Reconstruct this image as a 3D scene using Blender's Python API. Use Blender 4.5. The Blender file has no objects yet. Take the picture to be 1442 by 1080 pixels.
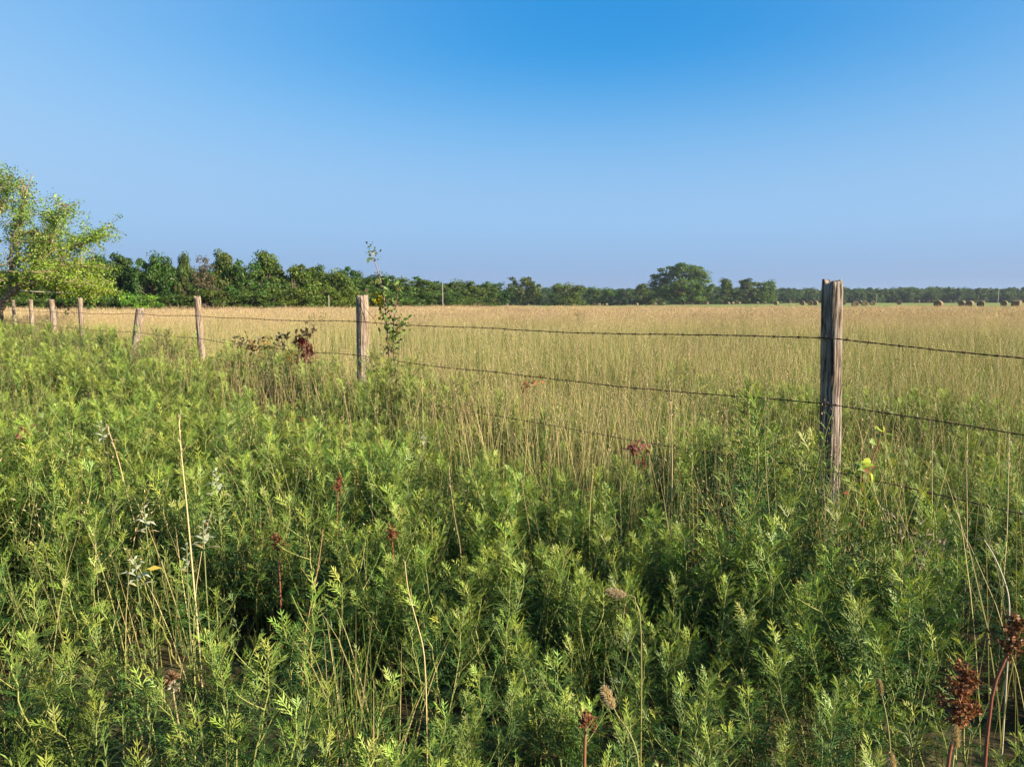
import bpy, math, random
import numpy as np
from mathutils import Vector, noise as mnoise

SEED = 11
rng = np.random.default_rng(SEED)
random.seed(SEED)
scene = bpy.context.scene
COL = scene.collection

# ------------------------------------------------------------------ camera
CAM_Z = 1.30
FPX = 1030.0
PITCH = math.atan((540 - 429) / FPX)
cd = bpy.data.cameras.new("camera")
cam = bpy.data.objects.new("camera", cd)
COL.objects.link(cam)
cam.location = (0, 0, CAM_Z)
cam.rotation_euler = (math.pi / 2 - PITCH, 0, 0)
cd.sensor_fit = 'HORIZONTAL'
cd.angle = 2 * math.atan(721 / FPX)
cd.clip_start = 0.05
cd.clip_end = 6000
scene.camera = cam
CP, SP = math.cos(PITCH), math.sin(PITCH)


def at(x, y, d):
    """world point seen at photo pixel x, y at a distance d along the ground"""
    u, v = (x - 721) / FPX, (540 - y) / FPX
    r = np.array([u, CP + v * SP, -SP + v * CP])
    return np.array([0, 0, CAM_Z]) + r * (d / r[1])


def project(p):
    p = np.atleast_2d(p)
    q = p - np.array([0, 0, CAM_Z])
    f = q[:, 1] * CP - q[:, 2] * SP
    v = q[:, 1] * SP + q[:, 2] * CP
    f = np.maximum(f, 1e-3)
    return 721 + FPX * q[:, 0] / f, 540 - FPX * v / f, f


def sstep(a, b, x):
    t = np.clip((x - a) / (b - a), 0, 1)
    return t * t * (3 - 2 * t)


def terrain(x, y):
    x = np.asarray(x, float); y = np.asarray(y, float)
    r = np.hypot(x, y)
    near = 0.035 * np.sin(1.7 * x + 0.6 * y + 1) * np.cos(1.3 * y - 0.4 * x) + 0.02 * np.sin(4.1 * x - 2.3 * y)
    near = near * sstep(60, 15, r)
    b = x / np.maximum(np.abs(y), 1)
    far = 0.85 * sstep(98, 140, r) + 1.2 * sstep(150, 400, r) * sstep(0.1, 0.45, b)
    roll = 0.08 * np.sin(x * 0.05 + 1) * np.sin(y * 0.06) * sstep(20, 60, r)
    return near + far + roll


def tz(x, y):
    return float(terrain(x, y))


# fence line: point and direction
P1 = np.array([1.44, 3.30]); FD = np.array([-0.654, 0.7565]); FN = np.array([0.7565, 0.654])


def fence_s(x, y):
    return (np.asarray(x) - P1[0]) * FN[0] + (np.asarray(y) - P1[1]) * FN[1]


def pnoise(x, y, sc, seed=0):
    return np.array([mnoise.noise((a * sc + seed * 17.3, b * sc - seed * 5.1, seed * 3.7)) for a, b in zip(np.ravel(x), np.ravel(y))])


# ------------------------------------------------------------------ mesh builder
def unit(a):
    a = np.asarray(a, float)
    return a / np.maximum(np.linalg.norm(a, axis=-1, keepdims=True), 1e-9)


class B:
    def __init__(s):
        s.v, s.f, s.c, s.n = [], [], [], 0

    def add(s, v, f, c):
        v = np.asarray(v, float).reshape(-1, 3)
        c = np.broadcast_to(np.asarray(c, float), v.shape)
        s.v.append(v); s.c.append(c)
        s.f.append(np.asarray(f, np.int64).reshape(-1, 4) + s.n)
        s.n += len(v)

    def leaves(s, p, d, n, L, W, col, fold=0.0, droop=0.0, tipcol=None):
        """many rhombic leaf blades"""
        p = np.atleast_2d(p); N = len(p)
        d = unit(np.broadcast_to(d, (N, 3))); n = np.broadcast_to(n, (N, 3))
        sd = unit(np.cross(d, n)); n = unit(np.cross(sd, d))
        L = np.broadcast_to(L, (N,))[:, None]; W = np.broadcast_to(W, (N,))[:, None]
        v = np.empty((N, 4, 3))
        v[:, 0] = p
        mid = p + d * L * .45
        v[:, 1] = mid + sd * W * .5 + n * W * fold
        v[:, 2] = p + d * L - n * L * droop
        v[:, 3] = mid - sd * W * .5 + n * W * fold
        c = np.repeat(np.broadcast_to(col, (N, 3))[:, None, :], 4, 1).copy()
        if tipcol is not None:
            c[:, 2] = tipcol
        s.add(v, np.arange(N * 4).reshape(N, 4), c.reshape(-1, 3))

    def ribbons(s, paths, side, W, cols, taper=True):
        """paths N,K,3  side N,3  W N  cols N,K,3"""
        paths = np.asarray(paths, float); N, K, _ = paths.shape
        t = np.linspace(0, 1, K)
        w = (1 - t ** 1.6 * .93) if taper else np.ones(K)
        off = unit(side)[:, None, :] * (np.broadcast_to(W, (N,))[:, None] * .5 * w[None])[:, :, None]
        v = np.stack([paths - off, paths + off], 2)          # N,K,2,3
        idx = np.arange(N * K * 2).reshape(N, K, 2)
        f = np.stack([idx[:, :-1, 0], idx[:, :-1, 1], idx[:, 1:, 1], idx[:, 1:, 0]], -1)
        c = np.repeat(np.broadcast_to(cols, (N, K, 3))[:, :, None, :], 2, 2)
        s.add(v, f, c.reshape(-1, 3))

    def tube(s, path, rad, col, sides=6, cap=True):
        path = np.asarray(path, float); K = len(path)
        rad = np.broadcast_to(rad, (K,))
        tg = unit(np.gradient(path, axis=0))
        ref = np.array([0, 0, 1.]) if abs(tg[0][2]) < .8 else np.array([1., 0, 0])
        a = unit(np.cross(tg, ref)); b = np.cross(tg, a)
        th = np.arange(sides) * 2 * np.pi / sides
        v = path[:, None] + (a[:, None] * np.cos(th)[None, :, None] + b[:, None] * np.sin(th)[None, :, None]) * rad[:, None, None]
        idx = np.arange(K * sides).reshape(K, sides)
        nx = np.roll(idx, -1, 1)
        f = np.stack([idx[:-1], nx[:-1], nx[1:], idx[1:]], -1)
        s.add(v, f, np.repeat(np.broadcast_to(col, (K, 3))[:, None], sides, 1).reshape(-1, 3))

    def mesh(s, name, mat, smooth=False):
        v = np.concatenate(s.v); f = np.concatenate(s.f); c = np.concatenate(s.c)
        me = bpy.data.meshes.new(name)
        me.vertices.add(len(v)); me.vertices.foreach_set("co", v.astype(np.float32).ravel())
        me.loops.add(f.size); me.loops.foreach_set("vertex_index", f.astype(np.int32).ravel())
        me.polygons.add(len(f))
        me.polygons.foreach_set("loop_start", (np.arange(len(f)) * 4).astype(np.int32))
        if smooth:
            me.polygons.foreach_set("use_smooth", np.ones(len(f), bool))
        at_ = me.attributes.new("Col", 'FLOAT_COLOR', 'POINT')
        c4 = np.ones((len(v), 4), np.float32); c4[:, :3] = c
        at_.data.foreach_set("color", c4.ravel())
        me.update(calc_edges=True)
        me.materials.append(mat)
        return me


def link(name, me, parent=None, loc=(0, 0, 0)):
    o = bpy.data.objects.new(name, me)
    COL.objects.link(o)
    o.location = loc
    if parent is not None:
        o.parent = parent
    return o


def tag(o, label=None, cat=None, group=None, kind=None):
    if label: o["label"] = label
    if cat: o["category"] = cat
    if group: o["group"] = group
    if kind: o["kind"] = kind
    return o


def thing(name, label, cat, loc=(0, 0, 0), rz=0.0, group=None):
    o = bpy.data.objects.new(name, None)
    COL.objects.link(o)
    o.location = loc; o.rotation_euler = (0, 0, rz); o.empty_display_size = .1
    return tag(o, label, cat, group)


# ------------------------------------------------------------------ materials
def nodes(name):
    m = bpy.data.materials.new(name); m.use_nodes = True
    nt = m.node_tree; nt.nodes.clear()
    out = nt.nodes.new("ShaderNodeOutputMaterial")
    return m, nt, out


def N(nt, t, **kw):
    n = nt.nodes.new(t)
    for k, v in kw.items():
        setattr(n, k, v)
    return n


def veg_material(name, trans=.35, rough=.5, spec=.35, jitter=.25, tint=(1.12, 1.1, .6), bump=False):
    m, nt, out = nodes(name); L = nt.links.new
    a = N(nt, "ShaderNodeAttribute", attribute_name="Col")
    oi = N(nt, "ShaderNodeObjectInfo")
    hsv = N(nt, "ShaderNodeHueSaturation")
    mr = N(nt, "ShaderNodeMapRange"); mr.inputs["To Min"].default_value = 1 - jitter; mr.inputs["To Max"].default_value = 1 + jitter
    L(oi.outputs["Random"], mr.inputs["Value"])
    L(mr.outputs[0], hsv.inputs["Value"])
    ml = N(nt, "ShaderNodeMath", operation='MULTIPLY'); ml.inputs[1].default_value = 7.31
    fr = N(nt, "ShaderNodeMath", operation='FRACT')
    mh = N(nt, "ShaderNodeMapRange"); mh.inputs["To Min"].default_value = .482; mh.inputs["To Max"].default_value = .515
    L(oi.outputs["Random"], ml.inputs[0]); L(ml.outputs[0], fr.inputs[0]); L(fr.outputs[0], mh.inputs["Value"])
    L(mh.outputs[0], hsv.inputs["Hue"])
    mx = N(nt, "ShaderNodeMix", data_type='RGBA', blend_type='MULTIPLY'); mx.inputs[0].default_value = 1
    L(a.outputs["Color"], mx.inputs[6]); L(oi.outputs["Color"], mx.inputs[7])
    L(mx.outputs[2], hsv.inputs["Color"])
    p = N(nt, "ShaderNodeBsdfPrincipled")
    p.inputs["Roughness"].default_value = rough; p.inputs["Specular IOR Level"].default_value = spec
    L(hsv.outputs[0], p.inputs["Base Color"])
    if trans > 0:
        t = N(nt, "ShaderNodeBsdfTranslucent")
        tm = N(nt, "ShaderNodeMix", data_type='RGBA', blend_type='MULTIPLY'); tm.inputs[0].default_value = 1
        tm.inputs[7].default_value = (*tint, 1)
        L(hsv.outputs[0], tm.inputs[6]); L(tm.outputs[2], t.inputs["Color"])
        ms = N(nt, "ShaderNodeMixShader"); ms.inputs[0].default_value = trans
        L(p.outputs[0], ms.inputs[1]); L(t.outputs[0], ms.inputs[2]); L(ms.outputs[0], out.inputs[0])
    else:
        L(p.outputs[0], out.inputs[0])
    return m


M_WEED = veg_material("weed_leaf", .26, .5, .3, .22)
M_GRASS = veg_material("grass_blade", .3, .55, .25, .2, (1.1, 1.05, .7))
M_TREE = veg_material("tree_leaf", .36, .5, .3, .12)
M_STEM = veg_material("plant_stem", 0, .7, .2, .15)
M_BALE = None


def bark_material(name="bark", lo=(.06, .045, .03, 1), hi=(.24, .18, .12, 1)):
    m, nt, out = nodes(name); L = nt.links.new
    tc = N(nt, "ShaderNodeTexCoord"); mp = N(nt, "ShaderNodeMapping"); mp.inputs["Scale"].default_value = (14, 14, 3)
    L(tc.outputs["Object"], mp.inputs[0])
    nz = N(nt, "ShaderNodeTexNoise"); nz.inputs["Scale"].default_value = 1; nz.inputs["Detail"].default_value = 5
    L(mp.outputs[0], nz.inputs["Vector"])
    cr = N(nt, "ShaderNodeValToRGB"); cr.color_ramp.elements[0].position = .35; cr.color_ramp.elements[0].color = lo
    cr.color_ramp.elements[1].position = .7; cr.color_ramp.elements[1].color = hi
    L(nz.outputs[0], cr.inputs[0])
    p = N(nt, "ShaderNodeBsdfPrincipled"); p.inputs["Roughness"].default_value = .85
    L(cr.outputs[0], p.inputs["Base Color"])
    bp = N(nt, "ShaderNodeBump"); bp.inputs["Strength"].default_value = .6; bp.inputs["Distance"].default_value = .03
    L(nz.outputs[0], bp.inputs["Height"]); L(bp.outputs[0], p.inputs["Normal"]); L(p.outputs[0], out.inputs[0])
    return m


def wood_material(name, dark, mid, light, seed=0):
    m, nt, out = nodes(name); L = nt.links.new
    tc = N(nt, "ShaderNodeTexCoord")
    oi = N(nt, "ShaderNodeObjectInfo")
    ad = N(nt, "ShaderNodeVectorMath", operation='ADD'); L(tc.outputs["Object"], ad.inputs[0]); L(oi.outputs["Random"], ad.inputs[1])
    mp = N(nt, "ShaderNodeMapping"); mp.inputs["Scale"].default_value = (95, 95, 4.5); L(ad.outputs[0], mp.inputs[0])
    wob = N(nt, "ShaderNodeTexNoise"); wob.inputs["Scale"].default_value = 7; L(ad.outputs[0], wob.inputs["Vector"])
    av = N(nt, "ShaderNodeVectorMath", operation='MULTIPLY_ADD'); av.inputs[1].default_value = (2.2, 2.2, 0)
    L(wob.outputs["Color"], av.inputs[0]); L(mp.outputs[0], av.inputs[2])
    g = N(nt, "ShaderNodeTexNoise"); g.inputs["Scale"].default_value = 1; g.inputs["Detail"].default_value = 6; g.inputs["Roughness"].default_value = .65
    L(av.outputs[0], g.inputs["Vector"])
    big = N(nt, "ShaderNodeTexNoise"); big.inputs["Scale"].default_value = 5; big.inputs["Detail"].default_value = 4
    L(ad.outputs[0], big.inputs["Vector"])
    cr = N(nt, "ShaderNodeValToRGB"); e = cr.color_ramp.elements
    e[0].position = .40; e[0].color = (*dark, 1); e[1].position = .68; e[1].color = (*light, 1)
    k = e.new(.47); k.color = (*mid, 1)
    L(g.outputs[0], cr.inputs[0])
    mx = N(nt, "ShaderNodeMix", data_type='RGBA', blend_type='MULTIPLY')
    br = N(nt, "ShaderNodeValToRGB"); br.color_ramp.elements[0].position = .3; br.color_ramp.elements[0].color = (.72, .58, .45, 1)
    br.color_ramp.elements[1].position = .6; br.color_ramp.elements[1].color = (1.05, 1.02, 1, 1)
    L(big.outputs[0], br.inputs[0]); mx.inputs[0].default_value = .85
    L(cr.outputs[0], mx.inputs[6]); L(br.outputs[0], mx.inputs[7])
    p = N(nt, "ShaderNodeBsdfPrincipled"); p.inputs["Roughness"].default_value = .9; p.inputs["Specular IOR Level"].default_value = .15
    L(mx.outputs[2], p.inputs["Base Color"])
    bp = N(nt, "ShaderNodeBump"); bp.inputs["Strength"].default_value = .7; bp.inputs["Distance"].default_value = .006
    L(g.outputs[0], bp.inputs["Height"]); L(bp.outputs[0], p.inputs["Normal"]); L(p.outputs[0], out.inputs[0])
    return m


M_BARK = bark_material()
M_BARK_PALE = bark_material("pale_bark", (.14, .095, .055, 1), (.42, .30, .19, 1))  # light mulberry bark, lightened more to replace sun the crown blocks
M_POST = wood_material("weathered_wood", (.028, .024, .022), (.165, .138, .115), (.36, .315, .265))


M_POST_PALE = wood_material("pale_weathered_wood", (.045, .038, .032), (.22, .18, .145), (.41, .345, .28))


def metal_material():
    m, nt, out = nodes("rusty_wire"); L = nt.links.new
    tc = N(nt, "ShaderNodeTexCoord"); nz = N(nt, "ShaderNodeTexNoise"); nz.inputs["Scale"].default_value = 40
    L(tc.outputs["Object"], nz.inputs["Vector"])
    cr = N(nt, "ShaderNodeValToRGB"); cr.color_ramp.elements[0].position = .4; cr.color_ramp.elements[0].color = (.018, .011, .008, 1)
    cr.color_ramp.elements[1].position = .65; cr.color_ramp.elements[1].color = (.12, .058, .03, 1)
    L(nz.outputs[0], cr.inputs[0])
    p = N(nt, "ShaderNodeBsdfPrincipled"); p.inputs["Roughness"].default_value = .75; p.inputs["Metallic"].default_value = .3
    L(cr.outputs[0], p.inputs["Base Color"]); L(p.outputs[0], out.inputs[0])
    return m


M_WIRE = metal_material()


def ground_material():
    m, nt, out = nodes("field_soil"); L = nt.links.new
    g = N(nt, "ShaderNodeNewGeometry")
    ln = N(nt, "ShaderNodeVectorMath", operation='LENGTH'); L(g.outputs["Position"], ln.inputs[0])
    nf = N(nt, "ShaderNodeTexNoise"); nf.inputs["Scale"].default_value = 9; nf.inputs["Detail"].default_value = 8; L(g.outputs["Position"], nf.inputs["Vector"])
    nb = N(nt, "ShaderNodeTexNoise"); nb.inputs["Scale"].default_value = .045; nb.inputs["Detail"].default_value = 6; L(g.outputs["Position"], nb.inputs["Vector"])
    c1 = N(nt, "ShaderNodeValToRGB"); c1.color_ramp.elements[0].position = .35; c1.color_ramp.elements[0].color = (.025, .021, .012, 1)
    c1.color_ramp.elements[1].position = .7; c1.color_ramp.elements[1].color = (.11, .09, .045, 1); L(nf.outputs[0], c1.inputs[0])
    c2 = N(nt, "ShaderNodeValToRGB"); c2.color_ramp.elements[0].position = .35; c2.color_ramp.elements[0].color = (.12, .17, .042, 1)
    c2.color_ramp.elements[1].position = .65; c2.color_ramp.elements[1].color = (.20, .21, .065, 1); L(nb.outputs[0], c2.inputs[0])
    mr = N(nt, "ShaderNodeMapRange"); mr.inputs["From Min"].default_value = 30; mr.inputs["From Max"].default_value = 75
    L(ln.outputs["Value"], mr.inputs["Value"])
    mx = N(nt, "ShaderNodeMix", data_type='RGBA'); L(mr.outputs[0], mx.inputs[0]); L(c1.outputs[0], mx.inputs[6]); L(c2.outputs[0], mx.inputs[7])
    p = N(nt, "ShaderNodeBsdfPrincipled"); p.inputs["Roughness"].default_value = .95; p.inputs["Specular IOR Level"].default_value = .1
    L(mx.outputs[2], p.inputs["Base Color"])
    bp = N(nt, "ShaderNodeBump"); bp.inputs["Distance"].default_value = .03; L(nf.outputs[0], bp.inputs["Height"]); L(bp.outputs[0], p.inputs["Normal"])
    L(p.outputs[0], out.inputs[0])
    return m


# ------------------------------------------------------------------ ground
def build_ground():
    rad = np.concatenate([[0.0], np.geomspace(.35, 900, 110)]); A = 192
    th = np.arange(A) * 2 * np.pi / A
    X = rad[:, None] * np.sin(th); Y = rad[:, None] * np.cos(th)
    v = np.stack([X, Y, terrain(X, Y)], -1)
    idx = np.arange(len(rad) * A).reshape(len(rad), A); nx = np.roll(idx, -1, 1)
    f = np.stack([idx[:-1], idx[1:], nx[1:], nx[:-1]], -1)
    b = B(); b.add(v, f, (1, 1, 1))
    o = link("ground", b.mesh("ground", ground_material(), True)); tag(o, kind="structure")


build_ground()


# ------------------------------------------------------------------ instancing of uncountable stuff
def scatter(name, pts, rot, scl, idx, protos, kind="stuff"):
    coll = bpy.data.collections.new(name + "_shapes")
    for k, o in enumerate(protos):
        coll.objects.link(o)
    me = bpy.data.meshes.new(name)
    n = len(pts)
    me.vertices.add(n); me.vertices.foreach_set("co", np.asarray(pts, np.float32).ravel())
    for nm, ty, key, arr in (("rot", 'FLOAT_VECTOR', "vector", rot), ("scl", 'FLOAT_VECTOR', "vector", scl), ("idx", 'INT', "value", idx)):
        a = me.attributes.new(nm, ty, 'POINT')
        a.data.foreach_set(key, np.asarray(arr, np.int32 if ty == 'INT' else np.float32).ravel())
    o = link(name, me); tag(o, kind=kind)
    ng = bpy.data.node_groups.new(name, 'GeometryNodeTree')
    ng.interface.new_socket("Geometry", in_out='INPUT', socket_type='NodeSocketGeometry')
    ng.interface.new_socket("Geometry", in_out='OUTPUT', socket_type='NodeSocketGeometry')
    gi = ng.nodes.new("NodeGroupInput"); go = ng.nodes.new("NodeGroupOutput")
    ip = ng.nodes.new("GeometryNodeInstanceOnPoints"); ip.inputs["Pick Instance"].default_value = True
    ci = ng.nodes.new("GeometryNodeCollectionInfo"); ci.inputs["Collection"].default_value = coll
    ci.inputs["Separate Children"].default_value = True; ci.inputs["Reset Children"].default_value = True
    L = ng.links.new
    L(gi.outputs[0], ip.inputs["Points"]); L(ci.outputs[0], ip.inputs["Instance"])
    for nm, ty, sock in (("rot", 'FLOAT_VECTOR', "Rotation"), ("scl", 'FLOAT_VECTOR', "Scale"), ("idx", 'INT', "Instance Index")):
        na = ng.nodes.new("GeometryNodeInputNamedAttribute"); na.data_type = ty; na.inputs["Name"].default_value = nm
        L(na.outputs["Attribute"], ip.inputs[sock])
    L(ip.outputs[0], go.inputs[0])
    md = o.modifiers.new("scatter", 'NODES'); md.node_group = ng
    return o


def proto(name, me):
    return bpy.data.objects.new(name, me)


# ------------------------------------------------------------------ ragweed
C_LEAF = np.array([.036, .092, .018]); C_TIP = np.array([.245, .325, .055])  # young tips paler; bodies darkened further to put lit-top contrast into the colour


def ragweed(seed, H=.55, bushy=1.0):
    r = np.random.default_rng(seed)
    stem, leaf = B(), B()
    K = 14
    t = np.linspace(0, 1, K)
    wob = np.cumsum(r.normal(0, .008, (K, 2)), 0); lean = r.normal(0, .07, 2)
    path = np.stack([wob[:, 0] + lean[0] * t * H, wob[:, 1] + lean[1] * t * H, t * H], 1)
    sc = np.array([.19, .20, .06])
    stem.tube(path, np.linspace(.0042, .0016, K), sc[None] * np.linspace(.8, 1.25, K)[:, None], 5)

    def point(tt):
        return np.array([np.interp(tt, t, path[:, k]) for k in range(3)])

    def pinnate(p, d, L, tip, W=1.0):
        """one deeply cut leaf: rachis and narrow lobes"""
        d = unit(d); side = unit(np.cross(d, [0, 0, 1.]) + r.normal(0, .25, 3)); nrm = unit(np.cross(side, d))
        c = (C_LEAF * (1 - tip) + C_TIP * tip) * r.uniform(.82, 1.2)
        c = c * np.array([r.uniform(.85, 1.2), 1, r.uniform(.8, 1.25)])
        arc = r.uniform(-.25, .2)
        q = np.array([p + d * L * s - np.array([0, 0, 1.]) * arc * L * s * s for s in (0, .35, .7, 1.0)])
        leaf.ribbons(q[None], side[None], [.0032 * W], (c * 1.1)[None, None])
        m = r.integers(3, 5) if L > .034 else 2
        ss = np.linspace(.3, .8, m)
        P, D, LL = [], [], []
        for s in ss:
            base = p + d * L * s - np.array([0, 0, 1.]) * arc * L * s * s
            for sg in (-1, 1):
                P.append(base); D.append(d * r.uniform(.7, 1.2) + side * sg * .75 + nrm * r.uniform(-.05, .4))
                LL.append(L * (.46 - .25 * abs(s - .45)) * r.uniform(.75, 1.25))
        P.append(q[2]); D.append(q[3] - q[2]); LL.append(L * .55)
        LL = np.array(LL)
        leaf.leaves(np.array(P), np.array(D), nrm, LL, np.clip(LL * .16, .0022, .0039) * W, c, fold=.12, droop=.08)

    nn = int(19 + 4 * bushy)
    for k in range(nn):
        tt = .3 + .7 * (k / (nn - 1)) ** .72
        p = point(tt); az = k * 1.72 + r.uniform(-.3, .3)
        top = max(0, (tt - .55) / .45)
        for j in range(2):
            a = az + j * math.pi + r.uniform(-.25, .25)
            el = .15 + .75 * top ** 1.3 + r.uniform(-.2, .25)
            L = (.078 - .030 * top ** 2.2) * r.uniform(.75, 1.2) * (1 if tt > .25 else .8)
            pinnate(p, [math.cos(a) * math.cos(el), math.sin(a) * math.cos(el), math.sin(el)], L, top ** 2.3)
    nb = int(5 * bushy)
    for k in range(nb):
        tt = r.uniform(.28, .88); p0 = point(tt); a = k * 2.4 + r.uniform(-.4, .4)
        Lb = (.145 - .09 * tt) * r.uniform(.7, 1.3) * (.8 + .4 * bushy); el = r.uniform(.65, 1.15)
        dirb = np.array([math.cos(a) * math.cos(el), math.sin(a) * math.cos(el), math.sin(el)])
        pts = np.array([p0 + dirb * Lb * s + np.array([0, 0, .18 * Lb * s * s]) for s in np.linspace(0, 1, 5)])
        stem.tube(pts, np.linspace(.0022, .001, 5), sc * 1.1, 4)
        for q in range(7):
            s = .25 + .75 * q / 6
            p = p0 + dirb * Lb * s + np.array([0, 0, .18 * Lb * s * s]); a2 = q * 2.3 + a
            el2 = .3 + .6 * s
            dd = np.array([math.cos(a2) * math.cos(el2), math.sin(a2) * math.cos(el2), math.sin(el2)]) + dirb * .45
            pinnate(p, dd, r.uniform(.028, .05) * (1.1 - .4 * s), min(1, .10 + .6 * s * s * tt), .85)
    return stem.mesh("ragweed_stem", M_STEM), leaf.mesh("ragweed_leaves", M_WEED), (stem, leaf)


def joined(name, parts, mats):
    """one mesh out of several builders, each keeping its material"""
    b = B(); cnt = []
    for p in parts:
        f = np.concatenate(p.f)
        b.add(np.concatenate(p.v), f, np.concatenate(p.c)); cnt.append(len(f))
    me = b.mesh(name, mats[0])
    for m in mats[1:]:
        me.materials.append(m)
    mi = np.concatenate([np.full(c, k, np.int32) for k, c in enumerate(cnt)])
    me.polygons.foreach_set("material_index", mi)
    return me


RAG = []
for k in range(10):
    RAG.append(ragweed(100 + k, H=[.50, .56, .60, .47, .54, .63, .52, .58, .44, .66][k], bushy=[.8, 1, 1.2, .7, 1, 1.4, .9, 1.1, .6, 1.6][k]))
def lanceweed(seed, H):
    r = np.random.default_rng(seed); stem, leaf = B(), B()
    for q in range(3):
        a0 = r.uniform(0, 6.28); ln = r.uniform(.02, .2); h = H * r.uniform(.75, 1.05); t = np.linspace(0, 1, 9)
        path = np.stack([math.cos(a0) * ln * h * t ** 1.4, math.sin(a0) * ln * h * t ** 1.4, t * h], 1) + np.array([r.normal(0, .015), r.normal(0, .015), 0])
        stem.tube(path, np.linspace(.003, .0012, 9), (.16, .15, .05), 4)
        n = 38; tt = .2 + .8 * (np.arange(n) / (n - 1)) ** .7
        p = np.stack([np.interp(tt, t, path[:, k]) for k in range(3)], 1)
        az = np.arange(n) * 2.4 + a0; el = .1 + 1.0 * tt ** 3 + r.normal(0, .15, n)
        d = np.stack([np.cos(az) * np.cos(el), np.sin(az) * np.cos(el), np.sin(el)], 1)
        L = (.062 - .028 * tt ** 2) * r.uniform(.7, 1.2, n)
        c = np.array([.042, .098, .022]) * (1 - tt[:, None] ** 3) + np.array([.19, .275, .06]) * tt[:, None] ** 3  # paler young tips over bodies darkened to paint in lower shade
        leaf.leaves(p, d, np.stack([-np.sin(el) * np.cos(az), -np.sin(el) * np.sin(az), np.cos(el)], 1), L, L * .12, c * r.uniform(.85, 1.15, (n, 1)), fold=.2, droop=.15)
    return stem, leaf


LANCE = [lanceweed(700 + k, [.52, .6, .46][k]) for k in range(3)]
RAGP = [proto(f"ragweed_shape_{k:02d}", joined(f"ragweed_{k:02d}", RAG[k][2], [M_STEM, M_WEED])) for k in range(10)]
RAGP += [proto(f"ragweed_shape_{10 + k:02d}", joined(f"lance_{k:02d}", LANCE[k], [M_STEM, M_WEED])) for k in range(3)]

# points of the weed bed: camera side of the fence, thinning out on the field side
def jitter_grid(x0, x1, y0, y1, step, r):
    gx, gy = np.meshgrid(np.arange(x0, x1, step), np.arange(y0, y1, step))
    n = gx.size
    return gx.ravel() + r.uniform(-.5, .5, n) * step, gy.ravel() + r.uniform(-.5, .5, n) * step


def weed_points():
    X, Y = [], []
    x, y = jitter_grid(-9, 8, -1.0, 9, .087, rng); X.append(x); Y.append(y)
    x, y = jitter_grid(-24, 4, 9, 30, .18, rng); X.append(x); Y.append(y)
    x = np.concatenate(X); y = np.concatenate(Y)
    s = fence_s(x, y)
    n1 = pnoise(x, y, .55, 1)
    lim = .6 + 1.0 * n1 + sstep(.6, 2.4, x) * 2.2
    dens = np.clip(1 - (s - lim) / .9, 0, 1) * np.where(y > 9, .8, 1)
    far_mix = sstep(8, 20, np.hypot(x, y))
    dens = dens * (1 - .35 * far_mix)
    gap = pnoise(x, y, .9, 4)
    dens = dens * np.where(gap < -.24, np.where(np.hypot(x, y) < 2.0, .55, .18), 1)
    keep = (np.abs(x) < .74 * np.maximum(y, 0) + 1.9) & (rng.uniform(0, 1, len(x)) < dens) & (np.hypot(x, y) > .8)
    # the worn gaps at the post feet and where the vine grows
    for (qx, qy, qr) in ((1.44, 3.30, .07), (1.40, 2.84, .10), (1.62, 2.5, .12), (-1.32, 6.52, .1), (-.42, 1.72, .10), (-.36, 1.58, .08)):
        keep &= np.hypot(x - qx, y - qy) > qr
    x, y = x[keep], y[keep]
    hn = pnoise(x, y, .8, 2); h2 = pnoise(x, y, 2.3, 3)
    r = np.hypot(x, y)
    sc = .98 + .34 * hn + .2 * h2 + rng.normal(0, .07, len(x))
    sc = sc * (1 + .26 * sstep(3, 10, r)) * (1 - .25 * sstep(-.1, 1.2, fence_s(x, y))) * (.75 + .25 * sstep(1.3, 3.2, r))
    sc = sc * (1 + .16 * sstep(.55, .1, np.abs(fence_s(x, y) + .3)) * sstep(.3, -1.0, x))
    fs = fence_s(x, y); sc = sc * np.where((x > -.5) & (fs > -.8) & (fs < .2), np.where(x > 1.3, .76, np.where(x > .95, 1.22, .86)), 1)
    sc = sc * np.where((x < -1.6) & (x > -4.3) & (fs > -.8) & (fs < .3), .84, 1)
    return x, y, np.clip(sc, .5, 1.6)


WX, WY, WS = weed_points()
WZ = terrain(WX, WY)
WROT = np.stack([rng.normal(0, .2, len(WX)), rng.normal(0, .2, len(WX)), rng.uniform(0, 6.28, len(WX))], 1)
WI = rng.integers(0, 10, len(WX))
WW = WS * rng.uniform(.72, 1.04, len(WX))          # how far each plant spreads
WSC = np.stack([WW, WW, WS * .93], 1)
# keep clear of the posts a little
# -------- the nearest plants that can be told apart become things of their own
topz = WZ + .5 * WS
px, py, pf = project(np.stack([WX, WY, topz - .02], 1))
px2, py2, _ = project(np.stack([WX, WY, topz * .7], 1))
inview = (px > 5) & (px < 1437) & (py > 250) & (py2 < 1075) & (WY > .5)
order = np.argsort(np.where(inview, np.hypot(WX, WY), 1e6))
IND = order[:290]
is_ind = np.zeros(len(WX), bool); is_ind[IND] = True

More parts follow.
